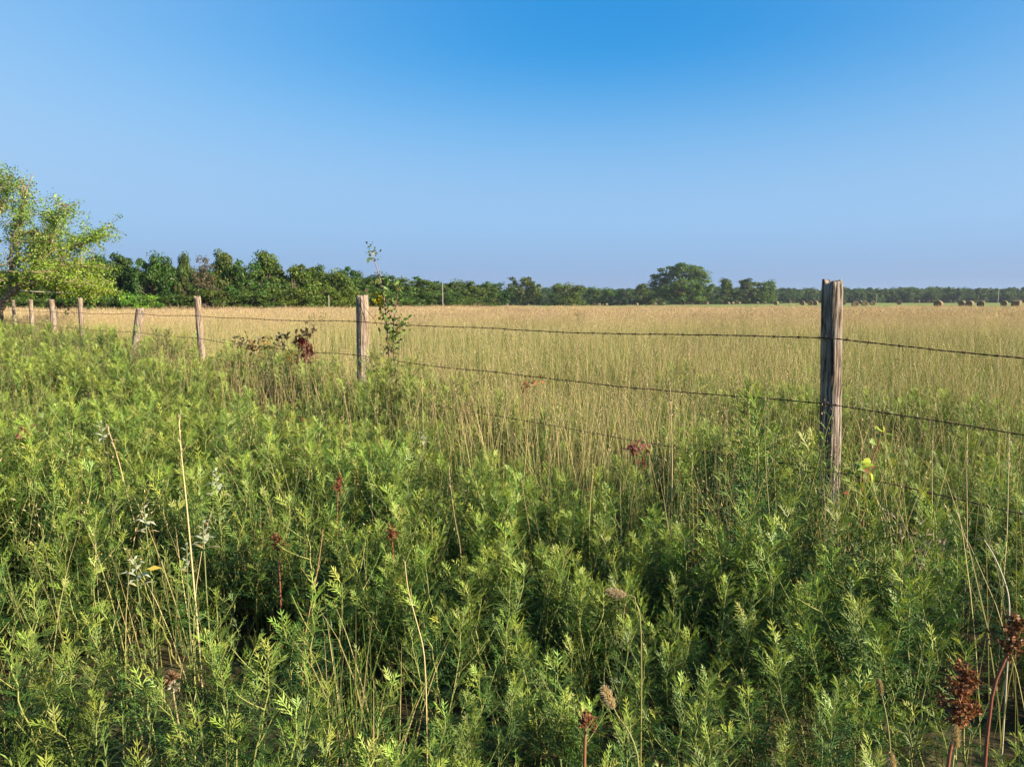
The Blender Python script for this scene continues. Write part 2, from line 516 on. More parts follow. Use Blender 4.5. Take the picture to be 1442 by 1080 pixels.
# landmarks of the photo (pixels) that single out a plant beside them
LANDMARKS = [("the fuzzy tan foxtail lying flat", 868, 835), ("the upright fuzzy foxtail head", 857, 982), ("the big rusty dock seed head", 1350, 1000),
             ("the rusty dock at the frame edge", 1422, 915), ("the tall bare straw stalk", 278, 880), ("the pale furry leaved sage by a yellow leaf", 190, 790),
             ("the small rust red dock tip", 825, 1010), ("the faded brown thistle head", 243, 962), ("the tufts of upright green grass", 470, 960),
             ("the brown twiggy dead brush", 1265, 735), ("the small foxtail with thin stem", 1240, 968)]
used = {}
REL = [("just left of", -1, 0), ("just right of", 1, 0), ("right in front of", 0, 1), ("close behind", 0, -1)]
labels = {}
for k, (nm, lx, ly) in enumerate(LANDMARKS):
    for rel, dx, dy in REL:
        cx, cy = lx + dx * 48, ly + dy * 45
        dd = np.hypot(px[IND] - cx, py[IND] - cy)
        for j in np.argsort(dd):
            i = int(IND[j])
            if i not in labels:
                if dd[j] < 55:
                    labels[i] = f"ragweed plant {rel} {nm}"
                break

for i in IND:
    i = int(i); k = int(WI[i])
    if i in labels:
        lab, grp = labels[i], "ragweed plants"
    elif px[i] < 480:
        lab, grp = "yellow green ragweed plant in the sunlit weeds left of the tufted grass", "ragweed plants in the sunlit left weeds"
    elif px[i] < 960:
        lab, grp = "feathery ragweed plant in the thick weeds around the foxtail heads", "ragweed plants around the foxtails"
    else:
        lab, grp = "dark green ragweed plant in the weeds below the tall grey post", "ragweed plants below the tall post"
    t = thing("ragweed_plant", lab, "weed", (WX[i], WY[i], WZ[i]), 0, grp)
    t.rotation_euler = WROT[i]; t.scale = WSC[i]
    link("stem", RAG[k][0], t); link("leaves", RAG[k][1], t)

m = ~is_ind
kindn = pnoise(WX, WY, 1.1, 33) + rng.normal(0, .25, len(WX))
WI = np.where((kindn > .22) & m, rng.integers(10, 13, len(WX)), WI)
scatter("weed_undergrowth", np.stack([WX, WY, WZ], 1)[m], WROT[m], WSC[m], WI[m], RAGP)

# ------------------------------------------------------------------ grasses
C_GG = np.array([.165, .210, .036]); C_GD = np.array([.070, .115, .024]); C_STRAW = np.array([.50, .395, .185]); C_SEED = np.array([.475, .35, .195])


def grass_clump(seed, R, n_blade, n_culm, hb, hc, wb, wc, seedsize, K=5, green=1.0, lean=.36, heads=9, ripe=None):
    r = np.random.default_rng(seed); b = B()
    t = np.linspace(0, 1, K)

    def paths(n, h0, h1, ln, pw):
        rr = R * np.sqrt(r.uniform(0, 1, n)); a = r.uniform(0, 6.28, n)
        base = np.stack([rr * np.cos(a), rr * np.sin(a), np.zeros(n)], 1)
        h = r.uniform(h0, h1, n); az = r.uniform(0, 6.28, n); l = np.abs(r.normal(ln, ln * .6, n))
        d = np.stack([np.cos(az), np.sin(az), np.zeros(n)], 1)
        P = base[:, None] + d[:, None] * (l * h)[:, None, None] * (t ** pw)[None, :, None]
        P[:, :, 2] += h[:, None] * (t[None] * (1 - .35 * (l[:, None]) * t[None] ** 3))
        sa = r.uniform(0, 6.28, n)
        return P, np.stack([np.cos(sa), np.sin(sa), np.zeros(n)], 1), d, h

    if n_blade:
        P, sd, _, _ = paths(n_blade, hb * .5, hb, lean * 1.5, 2.0)
        mixv = r.uniform(0, 1, n_blade)[:, None]
        c0 = C_GD * mixv + C_GG * (1 - mixv)
        dry = (r.uniform(0, 1, n_blade) < .22 * (2 - green))[:, None]
        c0 = np.where(dry, C_STRAW * .8, c0)
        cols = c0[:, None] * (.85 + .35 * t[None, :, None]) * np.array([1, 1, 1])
        b.ribbons(P, sd, r.uniform(.7, 1.2, n_blade) * wb, cols)
    if n_culm:
        P, sd, d, h = paths(n_culm, hc * .72, hc, lean * .55, 1.8)
        g = r.uniform(0, 1, n_culm)[:, None] * .55 * green
        c0 = C_STRAW * (1 - g) + C_GG * g
        c0 = c0 * r.uniform(.75, 1.15, n_culm)[:, None]
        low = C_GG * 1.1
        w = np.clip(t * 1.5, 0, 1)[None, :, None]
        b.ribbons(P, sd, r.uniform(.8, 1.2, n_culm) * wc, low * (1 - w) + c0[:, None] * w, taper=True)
        if heads:
            tip = P[:, -1]; dirv = unit(P[:, -1] - P[:, -2])
            s = np.linspace(-.9, .35, heads)
            hl = (.13 * r.uniform(.6, 1.2, n_culm))
            q = tip[:, None] + dirv[:, None] * (s[None, :, None] * hl[:, None, None])
            q = q.reshape(-1, 3)
            dv = np.repeat(dirv, heads, 0) + r.normal(0, .42, (len(q), 3))
            cc = np.repeat(C_SEED * r.uniform(.7, 1.15, (n_culm, 1)) * np.array([1, 1, 1]) + r.normal(0, .02, (n_culm, 3)), heads, 0)
            b.leaves(q, dv, r.normal(0, 1, (len(q), 3)), seedsize * r.uniform(.6, 1.3, len(q)), seedsize * .24, np.clip(cc, .05, 1))
    return b


def grass_points(step, r0, r1, smin, xlim=.78, margin=2.0):
    x, y = jitter_grid(-xlim * r1 - margin, xlim * r1 + margin, 1.5 if r0 < 5 else max(2, r0 * .5), r1, step, rng)
    r = np.hypot(x, y); s = fence_s(x, y)
    nz = pnoise(x, y, .5, 7)
    keep = (np.abs(x) < xlim * y + margin) & (r >= r0) & (r < r1) & (s > smin + nz * .7 + sstep(1.2, 2.4, x) * .5 * (r < 7))
    return x[keep], y[keep]


G = []
for k in range(3):          # leafy green clumps, then riper straw ones
    G.append(grass_clump(300 + k, .13, 20, 3, .66, 1.0, .0050, .0024, .014, K=6, green=1.3))
for k in range(3):
    G.append(grass_clump(310 + k, .13, 13, 7, .62, 1.02, .0048, .0024, .015, K=6, green=.75))
for k in range(2):
    G.append(grass_clump(320 + k, .55, 150, 22, .70, 1.0, .0075, .0042, .022, K=5, heads=5, green=1.2))
for k in range(2):
    G.append(grass_clump(325 + k, .55, 115, 48, .66, 1.0, .0072, .0042, .024, K=5, heads=6, green=.7))
for k in range(2):
    G.append(grass_clump(340 + k, 1.7, 260, 250, .62, .92, .017, .011, .055, K=4, heads=6, green=1.1))
for k in range(2):
    G.append(grass_clump(345 + k, 1.7, 190, 330, .58, .93, .017, .011, .055, K=4, heads=6, green=.7))
# green upright tufts and dry strips inside the weed bed
for k in range(3):
    G.append(grass_clump(360 + k, .10, 26, 0, .62, .7, .0050, .002, .015, K=6, lean=.12, heads=0))
for k in range(3):
    G.append(grass_clump(370 + k, .17, 3, 11, .5, 1.05, .0035, .0030, .014, K=6, lean=.26, green=.2, heads=5))
for k in range(3):
    G.append(grass_clump(380 + k, .3, 0, 7, .5, 1.12, .004, .0034, .016, K=7, lean=.16, green=0, heads=6))
GP = [proto(f"grass_shape_{k:02d}", g.mesh(f"grass_{k:02d}", M_GRASS)) for k, g in enumerate(G)]

pts, rots, scs, ids = [], [], [], []


def put(x, y, lo, hi, hs=1.0, tilt=.09, patch=False):
    n = len(x)
    pts.append(np.stack([x, y, terrain(x, y)], 1))
    rots.append(np.stack([rng.normal(0, tilt, n), rng.normal(0, tilt, n), rng.uniform(0, 6.28, n)], 1))
    s = rng.uniform(.88, 1.1, n) * hs
    s = s * (1 + .12 * pnoise(x, y, .25, 9) + .14 * pnoise(x, y, .07, 10))
    scs.append(np.stack([np.ones(n), np.ones(n), s], 1))
    if patch:
        r_ = np.hypot(x, y); q = 1.3 * pnoise(x, y, .12, 21) + .8 * pnoise(x, y, .5, 22) + rng.normal(0, .12, n)
        half = (lo + hi) // 2
        ids.append(np.where(q > .12 - .95 * sstep(30, 12, r_), rng.integers(lo, half, n), rng.integers(half, hi, n)))
    else:
        ids.append(rng.integers(lo, hi, n))


x, y = grass_points(.175, 2.0, 10, .35); put(x, y, 0, 6, patch=True)
x, y = grass_points(.62, 9, 34, .4); put(x, y, 6, 10, patch=True)
x, y = grass_points(1.75, 31, 108, .6, .8, 6); put(x, y, 10, 14, patch=True)
x, y = grass_points(.82, 2.4, 16, .3); put(x, y, 20, 23, 1.0, .06)
# within the weeds
x, y = jitter_grid(-8, 7, .4, 8.5, .42, rng)
s = fence_s(x, y); k_ = (np.abs(x) < .74 * y + 1.6) & (s < .5) & (rng.uniform(0, 1, len(x)) < .16 + .25 * (pnoise(x, y, .7, 12) > .15)); put(x[k_], y[k_], 14, 17, .95)
x, y = jitter_grid(-8, 7, 1.4, 11, .2, rng)
s = fence_s(x, y); k_ = (np.abs(x) < .74 * y + 1.6) & (s > -1.1) & (s < .95) & (rng.uniform(0, 1, len(x)) < np.where(x > .9, .25, .62) * np.clip(1 - np.abs(s) / 1.3, 0, 1) + .1); put(x[k_], y[k_], 17, 20, .95, .1)
x, y = jitter_grid(-4, 3.5, 1.6, 9, .27, rng)
s = fence_s(x, y); k_ = (np.abs(x) < .74 * y + 1.6) & (s > -1.2) & (s < .4) & (x < .95) & (rng.uniform(0, 1, len(x)) < .2 + .7 * (pnoise(x, y, .8, 41) > -.05)); put(x[k_], y[k_], 20, 23, .82, .1)
put(np.array([-1.18, -1.28, -1.02, -1.40, -1.1, -1.22, -.98, -1.34]), np.array([6.25, 6.32, 6.3, 6.22, 6.42, 6.15, 6.2, 6.12]), 17, 20, .98, .1)
put(np.array([-.42, -.36, -.45, -.33, -.39]), np.array([1.72, 1.60, 1.66, 1.70, 1.80]), 14, 17, .95, .06)
x, y = jitter_grid(-8, 7, 1.5, 9, .4, rng)
s = fence_s(x, y); k_ = (np.abs(x) < .74 * y + 1.6) & (s < -.8) & (np.hypot(x, y) > 2.4) & (rng.uniform(0, 1, len(x)) < .16 + .4 * sstep(0, -2, x)); put(x[k_], y[k_], 17, 20, .8, .14)
x, y = jitter_grid(-26, 2, 8, 32, .42, rng)
s = fence_s(x, y); k_ = (np.abs(x) < .76 * y + 2) & (s < .9) & (rng.uniform(0, 1, len(x)) < .75); put(x[k_], y[k_], 0, 6, .92, .1)
x, y = jitter_grid(-9, 1, 3.2, 9, .36, rng)
s = fence_s(x, y); k_ = (np.abs(x) < .76 * y + 1) & (s < .2) & (x < -.4) & (rng.uniform(0, 1, len(x)) < .55); put(x[k_], y[k_], 0, 6, .78, .12)
scatter("tall_grass", np.concatenate(pts), np.concatenate(rots), np.concatenate(scs), np.concatenate(ids), GP)

# ------------------------------------------------------------------ fence
def line_at_px(u):
    """point of the fence line seen at photo column u"""
    k = (u - 721) / FPX / CP
    # P1 + t FD ; x = k*y (the ray is nearly level)
    t = (k * P1[1] - P1[0]) / (FD[0] - k * FD[1])
    return P1 + t * FD


def post_mesh(name, R, H, seed, lean=(0, 0), top_rough=.012, sides=64, rows=50, mat=None):
    r = random.Random(seed)
    b = B(); z = np.linspace(-.35, H, rows)
    V = []
    for i, zz in enumerate(z):
        for j in range(sides):
            a = j * 2 * math.pi / sides
            ca, sa = math.cos(a), math.sin(a)
            big = mnoise.noise((ca * .9 + seed, sa * .9, zz * .9)) * .10 + mnoise.noise((ca * 2 + seed * 3, sa * 2, zz * 3)) * .05
            n = mnoise.noise((ca * 4.5 + seed * 7, sa * 4.5, zz * .55 + .15 * mnoise.noise((zz * 5, a, seed))))
            n2_ = mnoise.noise((ca * 8 + seed * 2, sa * 8, zz * .8 + 4))
            crack = -min(1, max(0, (n - .2)) * 6) * .13 - min(1, max(0, n2_ - .25) * 7) * .07
            fine = mnoise.noise((ca * 9 + seed, sa * 9, zz * 1.2)) * .045
            flare = .03 * max(0, 1 - (zz + .1) / .5) - .05 * max(0, zz / H - .5)
            rr = R * (1 + big + crack + fine + flare)
            dz = 0
            if i == rows - 1:
                dz = top_rough * mnoise.noise((ca * 2.5 + seed, sa * 2.5, 3.1)) * 2 - (.008 if n > .3 else 0)
                rr *= .95
            V.append((rr * ca + lean[0] * max(zz, 0), rr * sa + lean[1] * max(zz, 0), zz + dz))
    V = np.array(V).reshape(rows, sides, 3)
    c = V[-1].mean(0)
    for q in (.8, .45, .02):
        ring = c + (V[-1] - c) * q
        ring[:, 2] = c[2] + (V[-1][:, 2] - c[2]) * q + np.array([top_rough * .8 * mnoise.noise((p[0] * 60, p[1] * 60, seed)) for p in ring]) - (0.004 if q < .3 else 0)
        V = np.concatenate([V, ring[None]])
    idx = np.arange(V.shape[0] * sides).reshape(V.shape[0], sides); nx = np.roll(idx, -1, 1)
    f = np.stack([idx[:-1], nx[:-1], nx[1:], idx[1:]], -1)
    b.add(V, f, (1, 1, 1))
    return b.mesh(name, mat or M_POST, True)


POSTS = [  # photo column, top row, radius, lean(world x,y per m), label
    (None, None, .05, (0, 0), None),
    (1170, 396, .045, (-.03, 0), "tall thick grey post with long weathered cracks"),
    (512, 417, .056, (.01, 0), "brown grey post beside the leafy sapling, with a loose wire end"),
    (285, 418, .044, (-.03, 0), "slim straight post behind the crimson leaves"),
    (198, 434, .068, (.17, 0), "short stout post that leans to one side"),
    (120, 420, .05, (0, 0), "pale slim post past the leaning one"),
    (81, 422, .062, (-.02, 0), "stouter pale post between two slim ones"),
    (51, 422, .05, (.01, 0), None), (27, 423, .052, (0, 0), None), (10, 425, .05, (-.02, 0), None), (-12, 426, .05, (0, 0), None)]
fence = thing("barbed_wire_fence", "old barbed wire fence on weathered wooden posts between weeds and hay field", "fence", (P1[0], P1[1], tz(*P1)))
FL = np.array(fence.location)
PXY = []
for k, (u, topy, R, lean, lab) in enumerate(POSTS):
    p = P1 - FD * 4.2 if u is None else line_at_px(u)
    g = tz(*p)
    ztop = 1.36 if topy is None else at(u, topy, p[1])[2]
    PXY.append((p, g, R, lean))
    me = post_mesh("post", R, ztop - g, 5 + k * 3, mat=M_POST if k < 2 else M_POST_PALE)
    # lean is put in by shearing along the height, about the middle of the visible part
    if lean != (0, 0):
        co = np.empty(len(me.vertices) * 3, np.float32); me.vertices.foreach_get("co", co); co = co.reshape(-1, 3)
        co[:, 0] += lean[0] * (co[:, 2] - .9); co[:, 1] += lean[1] * (co[:, 2] - .9)
        me.vertices.foreach_set("co", co.ravel()); me.update()
    o = link("post", me, fence, (p[0] - FL[0], p[1] - FL[1], g - FL[2]))
    o.rotation_euler = (0, 0, 0)
    if lab: o["label"] = lab

HW = [1.152, .853, .553]
WH = []
for k, (p, g, R, lean) in enumerate(PXY):
    h = list(HW)
    if k == 0: h = [1.00, .735, .48]
    if k >= 5: h = [1.13, .80, .5]
    WH.append(h)


def wire_mesh(level):
    b = B()
    anchor = []
    for k, (p, g, R, lean) in enumerate(PXY):
        z = WH[k][level]
        c = np.array([p[0] + lean[0] * (z - .9), p[1], z])
        off = -FN * (R * 1.02 + .003)
        anchor.append(c + np.array([off[0], off[1], 0]))
    # path with a little sag
    path = []
    rr = random.Random(level)
    for k in range(len(anchor) - 1):
        a, c = anchor[k], anchor[k + 1]; L = np.linalg.norm(c - a); n = int(L / .011) if k < 4 else int(L / .03)
        s = np.linspace(0, 1, n, endpoint=False)
        sag = rr.uniform(.008, .022) * (1.6 if k == 0 else 1)
        q = a[None] * (1 - s[:, None]) + c[None] * s[:, None]
        q[:, 2] -= sag * 4 * s * (1 - s)
        q[:, 2] += .004 * np.sin(s * L * 3.1 + level) + np.array([.003 * mnoise.noise((v * L * 2.3, level * 7.1, k)) + .002 * mnoise.noise((v * L * 9, level * 3.3, k)) for v in s]) * np.minimum(1, 8 * np.minimum(s, 1 - s))
        path.append(q)
    path = np.concatenate(path + [anchor[-1][None]])
    sl = np.concatenate([[0], np.cumsum(np.linalg.norm(np.diff(path, axis=0), axis=1))])
    tg = unit(np.gradient(path, axis=0)); up = np.array([0, 0, 1.]); sd = unit(np.cross(tg, up)); u2 = np.cross(sd, tg)
    for ph in (0, math.pi):
        a = sl * 2 * math.pi / .075 + ph
        q = path + (sd * np.cos(a)[:, None] + u2 * np.sin(a)[:, None]) * .0017
        b.tube(q, .0016, (1, 1, 1), 5)
    s = .06
    while s < sl[-1]:
        i = int(np.searchsorted(sl, s)); i = min(max(i, 1), len(path) - 2)
        c = path[i]; t = tg[i]; n1 = sd[i]; n2 = u2[i]
        a = np.linspace(0, 4 * math.pi, 17)
        coil = c + t[None] * np.linspace(-.005, .005, 17)[:, None] + (n1[None] * np.cos(a)[:, None] + n2[None] * np.sin(a)[:, None]) * .0043
        b.tube(coil, .0012, (1, 1, 1), 4)
        a0 = rr.uniform(0, 6.28)
        for q in range(4):
            aa = a0 + q * math.pi / 2
            d = n1 * math.cos(aa) + n2 * math.sin(aa) + t * rr.uniform(-.4, .4)
            st = c + t * (.004 if q % 2 else -.004)
            b.tube(np.array([st, st + d * .009, st + d * .0165]), np.array([.0012, .0011, .0004]), (1, 1, 1), 4)
        s += rr.uniform(.10, .125)
    v = np.concatenate(b.v) - FL
    b.v = [v]; b.c = [np.ones_like(v)]
    return b.mesh("wire_strand", M_WIRE)


for lv in range(3):
    o = link("wire_strand", wire_mesh(lv), fence)
    o["label"] = ["top strand of rusty barbed wire", "middle strand of rusty barbed wire", "low strand of rusty barbed wire sinking into the weeds"][lv]
# staples
for k in (1, 2, 3):
    p, g, R, lean = PXY[k]
    for lv in range(2):
        z = WH[k][lv]; b = B()
        c = np.array([p[0] + lean[0] * (z - .9) - FN[0] * R, p[1] - FN[1] * R, z]) - FL
        a = np.linspace(0, math.pi, 9)
        out = -np.array([FN[0], FN[1], 0]); up = np.array([0, 0, 1.])
        b.tube(c + up[None] * (np.cos(a) * .012)[:, None] + out[None] * (np.sin(a) * .010 - .002)[:, None], .0018, (1, 1, 1), 5)
        link("staple", b.mesh("staple", M_WIRE), fence)
# the loose wire end on the second post
p, g, R, lean = PXY[2]
b = B(); d = p[1] - R - .012
q = np.array([at(508, 420, d), at(513, 432, d), at(519, 440, d), at(525, 447, d - .01), at(529, 453, d - .01), at(531, 459, d)])
b.tube(q - FL, .0025, (1, 1, 1), 5)
link("loose_wire", b.mesh("loose_wire", M_WIRE), fence)


# ------------------------------------------------------------------ trees
def crown_builder(seed, lobes, per, lobe_r, leaf, col, colvar, gap=.25, shape="round", low=.06):
    """unit tree: height 1, spread about 1; lobes of many small leaves at limb ends"""
    r = np.random.default_rng(seed); b = B(); w = B()
    C = []
    tries = 0
    while len(C) < lobes and tries < 4000:
        tries += 1
        z = r.uniform(low, .95)
        if shape == "round":
            prof = math.sqrt(max(.02, 1 - ((z - .5) / .52) ** 2)) * .48
        elif shape == "tall":
            prof = .42 * (1 - max(0, (z - .35) / .65) ** 1.6) * (.75 + .5 * min(z / .3, 1) * .5)
        else:
            prof = .5 * math.sqrt(max(.02, 1 - (z / 1.0) ** 2.4))
        a = r.uniform(0, 6.28); q = math.sqrt(r.uniform(.05, 1)) * prof
        prof_n = 1 + .4 * mnoise.noise((math.cos(a) * 1.3 + seed, math.sin(a) * 1.3, z * 2.2))
        c = np.array([math.cos(a) * q * prof_n, math.sin(a) * q * prof_n, z * (.93 + .1 * r.uniform(-1, 1))])
        C.append(c)
    C = np.array(C)
    # trunk and limbs
    w.tube(np.array([[0, 0, -.03], [.005, .004, .12], [-.008, .006, .3], [.01, 0, .55], [.0, .01, .8]]), np.array([.028, .021, .017, .011, .004]), (1, 1, 1), 7)
    for c in C[:: 2]:
        z0 = max(.08, c[2] * .55)
        mid = np.array([c[0] * .45, c[1] * .45, z0 + (c[2] - z0) * .55])
        w.tube(np.array([[0, 0, z0], mid, c]), np.array([.009, .006, .002]), (1, 1, 1), 4)
    for c in C:
        n = int(per * r.uniform(.6, 1.3)); R = lobe_r * (.5 + 1.0 * r.uniform() ** 2)
        dv = unit(r.normal(0, 1, (n, 3))) * (r.uniform(.25, 1, n) ** .6)[:, None] * np.array([1.15, 1.15, .75])
        p = c + dv * R
        up = np.array([0, 0, .5])
        nrm = unit(dv + up + r.normal(0, .45, (n, 3)))
        d = unit(np.cross(nrm, r.normal(0, 1, (n, 3))) + np.array([0, 0, -.25]))
        cc = col * (1 + colvar * r.normal(0, 1)) * (1 + r.normal(0, .16, (n, 1))) * np.array([1 + .1 * r.normal(), 1, 1])
        L = leaf * r.uniform(.6, 1.4, n)
        b.leaves(p, d, nrm, L, L * .66, np.clip(cc, .008, .6), fold=.1)
    return w, b


C_TR = np.array([.064, .112, .016])
TREE_SHAPES = {}


def reg(kind, n, *a, **k):
    TREE_SHAPES[kind] = []
    for q in range(n):
        w, b = crown_builder(hash(kind) % 7 * 0 + q * 13 + len(TREE_SHAPES) * 101, *a, **k)
        TREE_SHAPES[kind].append((w.mesh("trunk", M_BARK, True), b.mesh("crown", M_TREE), (w, b)))


reg("round", 3, 80, 130, .115, .040, C_TR, .16)
reg("tall", 3, 78, 130, .105, .038, C_TR * np.array([.95, .95, 1]), .16, shape="tall")
reg("bush", 2, 60, 130, .135, .042, C_TR * 1.05, .16, shape="dome", low=.02)
reg("dead", 1, 64, 60, .10, .030, np.array([.105, .092, .045]), .2, shape="tall")
reg("oak", 1, 190, 150, .085, .027, C_TR * np.array([.95, 1, 1]), .15, shape="round", low=.1)


def plant_tree(kind, v, u, topy, wpx, d, label, name="tree", tint=(1, 1, 1), group=None, cat="tree", basez=None):
    P = at(u, 429, d); x, y = P[0], P[1]
    g = tz(x, y) if basez is None else basez
    H = at(u, topy, d)[2] - g
    W = wpx * d / FPX
    t = thing(name, label, cat, (x, y, g - .05), random.Random(u * 3 + topy).uniform(0, 6.28), group)
    t.scale = (W, W, H * 1.02)
    tr, cr, _ = TREE_SHAPES[kind][v % len(TREE_SHAPES[kind])]
    a = link("trunk", tr, t); c = link("crown", cr, t); c.color = (*tint, 1)
    return t


WG = "trees of the wood beyond the hay field"
MG = "trees standing across the hay field"
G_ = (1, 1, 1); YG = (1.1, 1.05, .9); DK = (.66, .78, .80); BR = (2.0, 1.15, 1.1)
woods = [
    ("tall", 0, -45, 372, 75, 64, G_, "dark wood tree hidden behind the crown of the big near tree, at the frame edge"),
    ("round", 1, -5, 380, 80, 66, DK, "dark wood tree behind the forked trunk of the big near tree"),
    ("tall", 1, 45, 378, 70, 64, G_, "dark wood tree seen through the skirt of the big near tree"),
    ("round", 0, 92, 372, 74, 68, DK, "dark wood tree behind the low right boughs of the big near tree"),
    ("tall", 2, 140, 358, 62, 64, G_, "dark green tree whose top shows just right of the big near tree"),
    ("tall", 0, 172, 354, 66, 66, DK, "spiky dark tree rising behind the bright green bush"),
    ("round", 2, 214, 355, 66, 65, DK, "dense dark tree just right of the bright green bush"),
    ("tall", 1, 246, 372, 50, 72, DK, "low dark tree in the notch beside the browning tree"),
    ("tall", 2, 262, 356, 34, 70, G_, "narrow dark tree tip just left of the browning tree"),
    ("dead", 0, 288, 356, 62, 66, (1, 1, 1), "half dead brown tree with thin foliage at the wood edge"),
    ("tall", 0, 316, 349, 52, 70, (1.35, 1.15, 1.3), "grey brown thinning tree top behind the slim post"),
    ("round", 0, 345, 366, 60, 70, G_, "rounded green tree between the thinning tree and the tall pointed one"),
    ("tall", 1, 376, 350, 66, 76, (1.15, 1.1, 1), "tallest green tree of the wood with a ragged peak"),
    ("round", 1, 412, 368, 66, 74, (1.05, 1.02, .9), "broad sunlit green tree right of the tallest wood tree"),
    ("tall", 0, 446, 371, 56, 84, YG, "yellowish thin topped tree where the wood steps down"),
    ("round", 2, 470, 380, 60, 80, (1.15, 1.05, .9), "sunlit olive tree at the wood edge before the brown grey post"),
    ("round", 0, 492, 376, 50, 112, DK, "far dark blue green tree behind the brown grey post"),
    ("round", 1, 515, 388, 56, 105, (1.2, 1.1, .9), "low green tree right behind the top of the brown grey post"),
    ("round", 2, 545, 384, 56, 118, DK, "dark tree behind the leafy sapling"),
    ("round", 0, 582, 390, 66, 120, G_, "green tree just right of the leafy sapling"),
    ("round", 1, 605, 394, 54, 150, G_, "green tree left of the pale pole at the wood edge"),
    ("round", 2, 645, 394, 58, 165, G_, "green tree right of the pale pole at the wood edge"),
    ("bush", 0, 672, 396, 54, 175, G_, "rounded tree where the wood runs out into the middle distance"),
    ("round", 0, 693, 397, 44, 185, DK, "dark last tree of the wood before a gap"),
]
for k, (kind, v, u, ty, w, d, tint, lab) in enumerate(woods):
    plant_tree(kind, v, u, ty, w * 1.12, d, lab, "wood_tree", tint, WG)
mid = [
    ("round", 1, 735, 388, 50, 260, (1.15, 1.05, 1), "rounded olive green tree, first one standing free right of the wood"),
    ("bush", 1, 797, 397, 56, 250, (1.5, 1.2, .9), "wide low yellowish tree right of the rounded olive one"),
    ("round", 2, 838, 404, 32, 320, G_, "small dark tree right of the wide low yellowish tree"),
    ("bush", 0, 862, 404, 36, 310, (1.1, 1.1, 1), "small round green bush left of the big spreading tree"),
    ("tall", 1, 905, 398, 36, 330, (1.3, 1.05, 1.1), "brownish tree just left of the big spreading tree"),
    ("bush", 1, 925, 408, 28, 325, (1.2, 1.15, 1), "low green bush at the foot of the big spreading tree"),
    ("oak", 0, 961, 369, 82, 300, (1.05, 1.05, .95), "big spreading broadleaf tree, tallest in the middle distance"),
    ("tall", 2, 1021, 392, 36, 310, G_, "slim loose tree right of the big spreading tree"),
    ("tall", 0, 1050, 391, 40, 310, G_, "ragged tree left of the tall grey post"),
    ("bush", 0, 1072, 392, 40, 312, (1.1, 1.1, 1), "bushy tree nearest to the tall grey post"),
    ("bush", 1, 995, 410, 30, 340, DK, "low dark bush right below the big spreading tree"),
]
for k, (kind, v, u, ty, w, d, tint, lab) in enumerate(mid):
    plant_tree(kind, v, u, ty, w * 1.08, d, lab, "field_tree", tint, MG)
bushes = [
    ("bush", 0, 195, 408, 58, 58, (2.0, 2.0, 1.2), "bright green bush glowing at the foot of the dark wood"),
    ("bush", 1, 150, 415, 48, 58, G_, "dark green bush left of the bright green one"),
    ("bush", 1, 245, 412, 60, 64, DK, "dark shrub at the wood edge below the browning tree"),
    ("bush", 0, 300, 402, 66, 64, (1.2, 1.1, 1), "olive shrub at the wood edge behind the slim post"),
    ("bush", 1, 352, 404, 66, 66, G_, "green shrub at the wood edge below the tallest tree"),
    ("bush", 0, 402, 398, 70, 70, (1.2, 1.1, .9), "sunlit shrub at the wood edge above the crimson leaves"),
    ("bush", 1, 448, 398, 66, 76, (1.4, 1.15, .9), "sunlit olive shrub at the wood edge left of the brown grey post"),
    ("bush", 0, 490, 402, 50, 84, (1.2, 1.1, 1), "shrub at the wood edge tucked behind the brown grey post"),
    ("bush", 1, 100, 415, 60, 62, DK, "shadowed shrub behind the pale slim posts"),
    ("bush", 0, 45, 415, 60, 62, G_, "shadowed shrub behind the most distant posts"),
    ("bush", 0, 560, 405, 60, 110, G_, "shrub at the wood edge behind the sapling leaves"),
    ("bush", 1, 625, 408, 60, 145, G_, "shrub at the wood edge by the pale pole"),
]
for k, (kind, v, u, ty, w, d, tint, lab) in enumerate(bushes):
    plant_tree(kind, v, u, ty, w * 1.1, d, lab, "shrub", tint, "shrubs along the wood edge", "shrub")

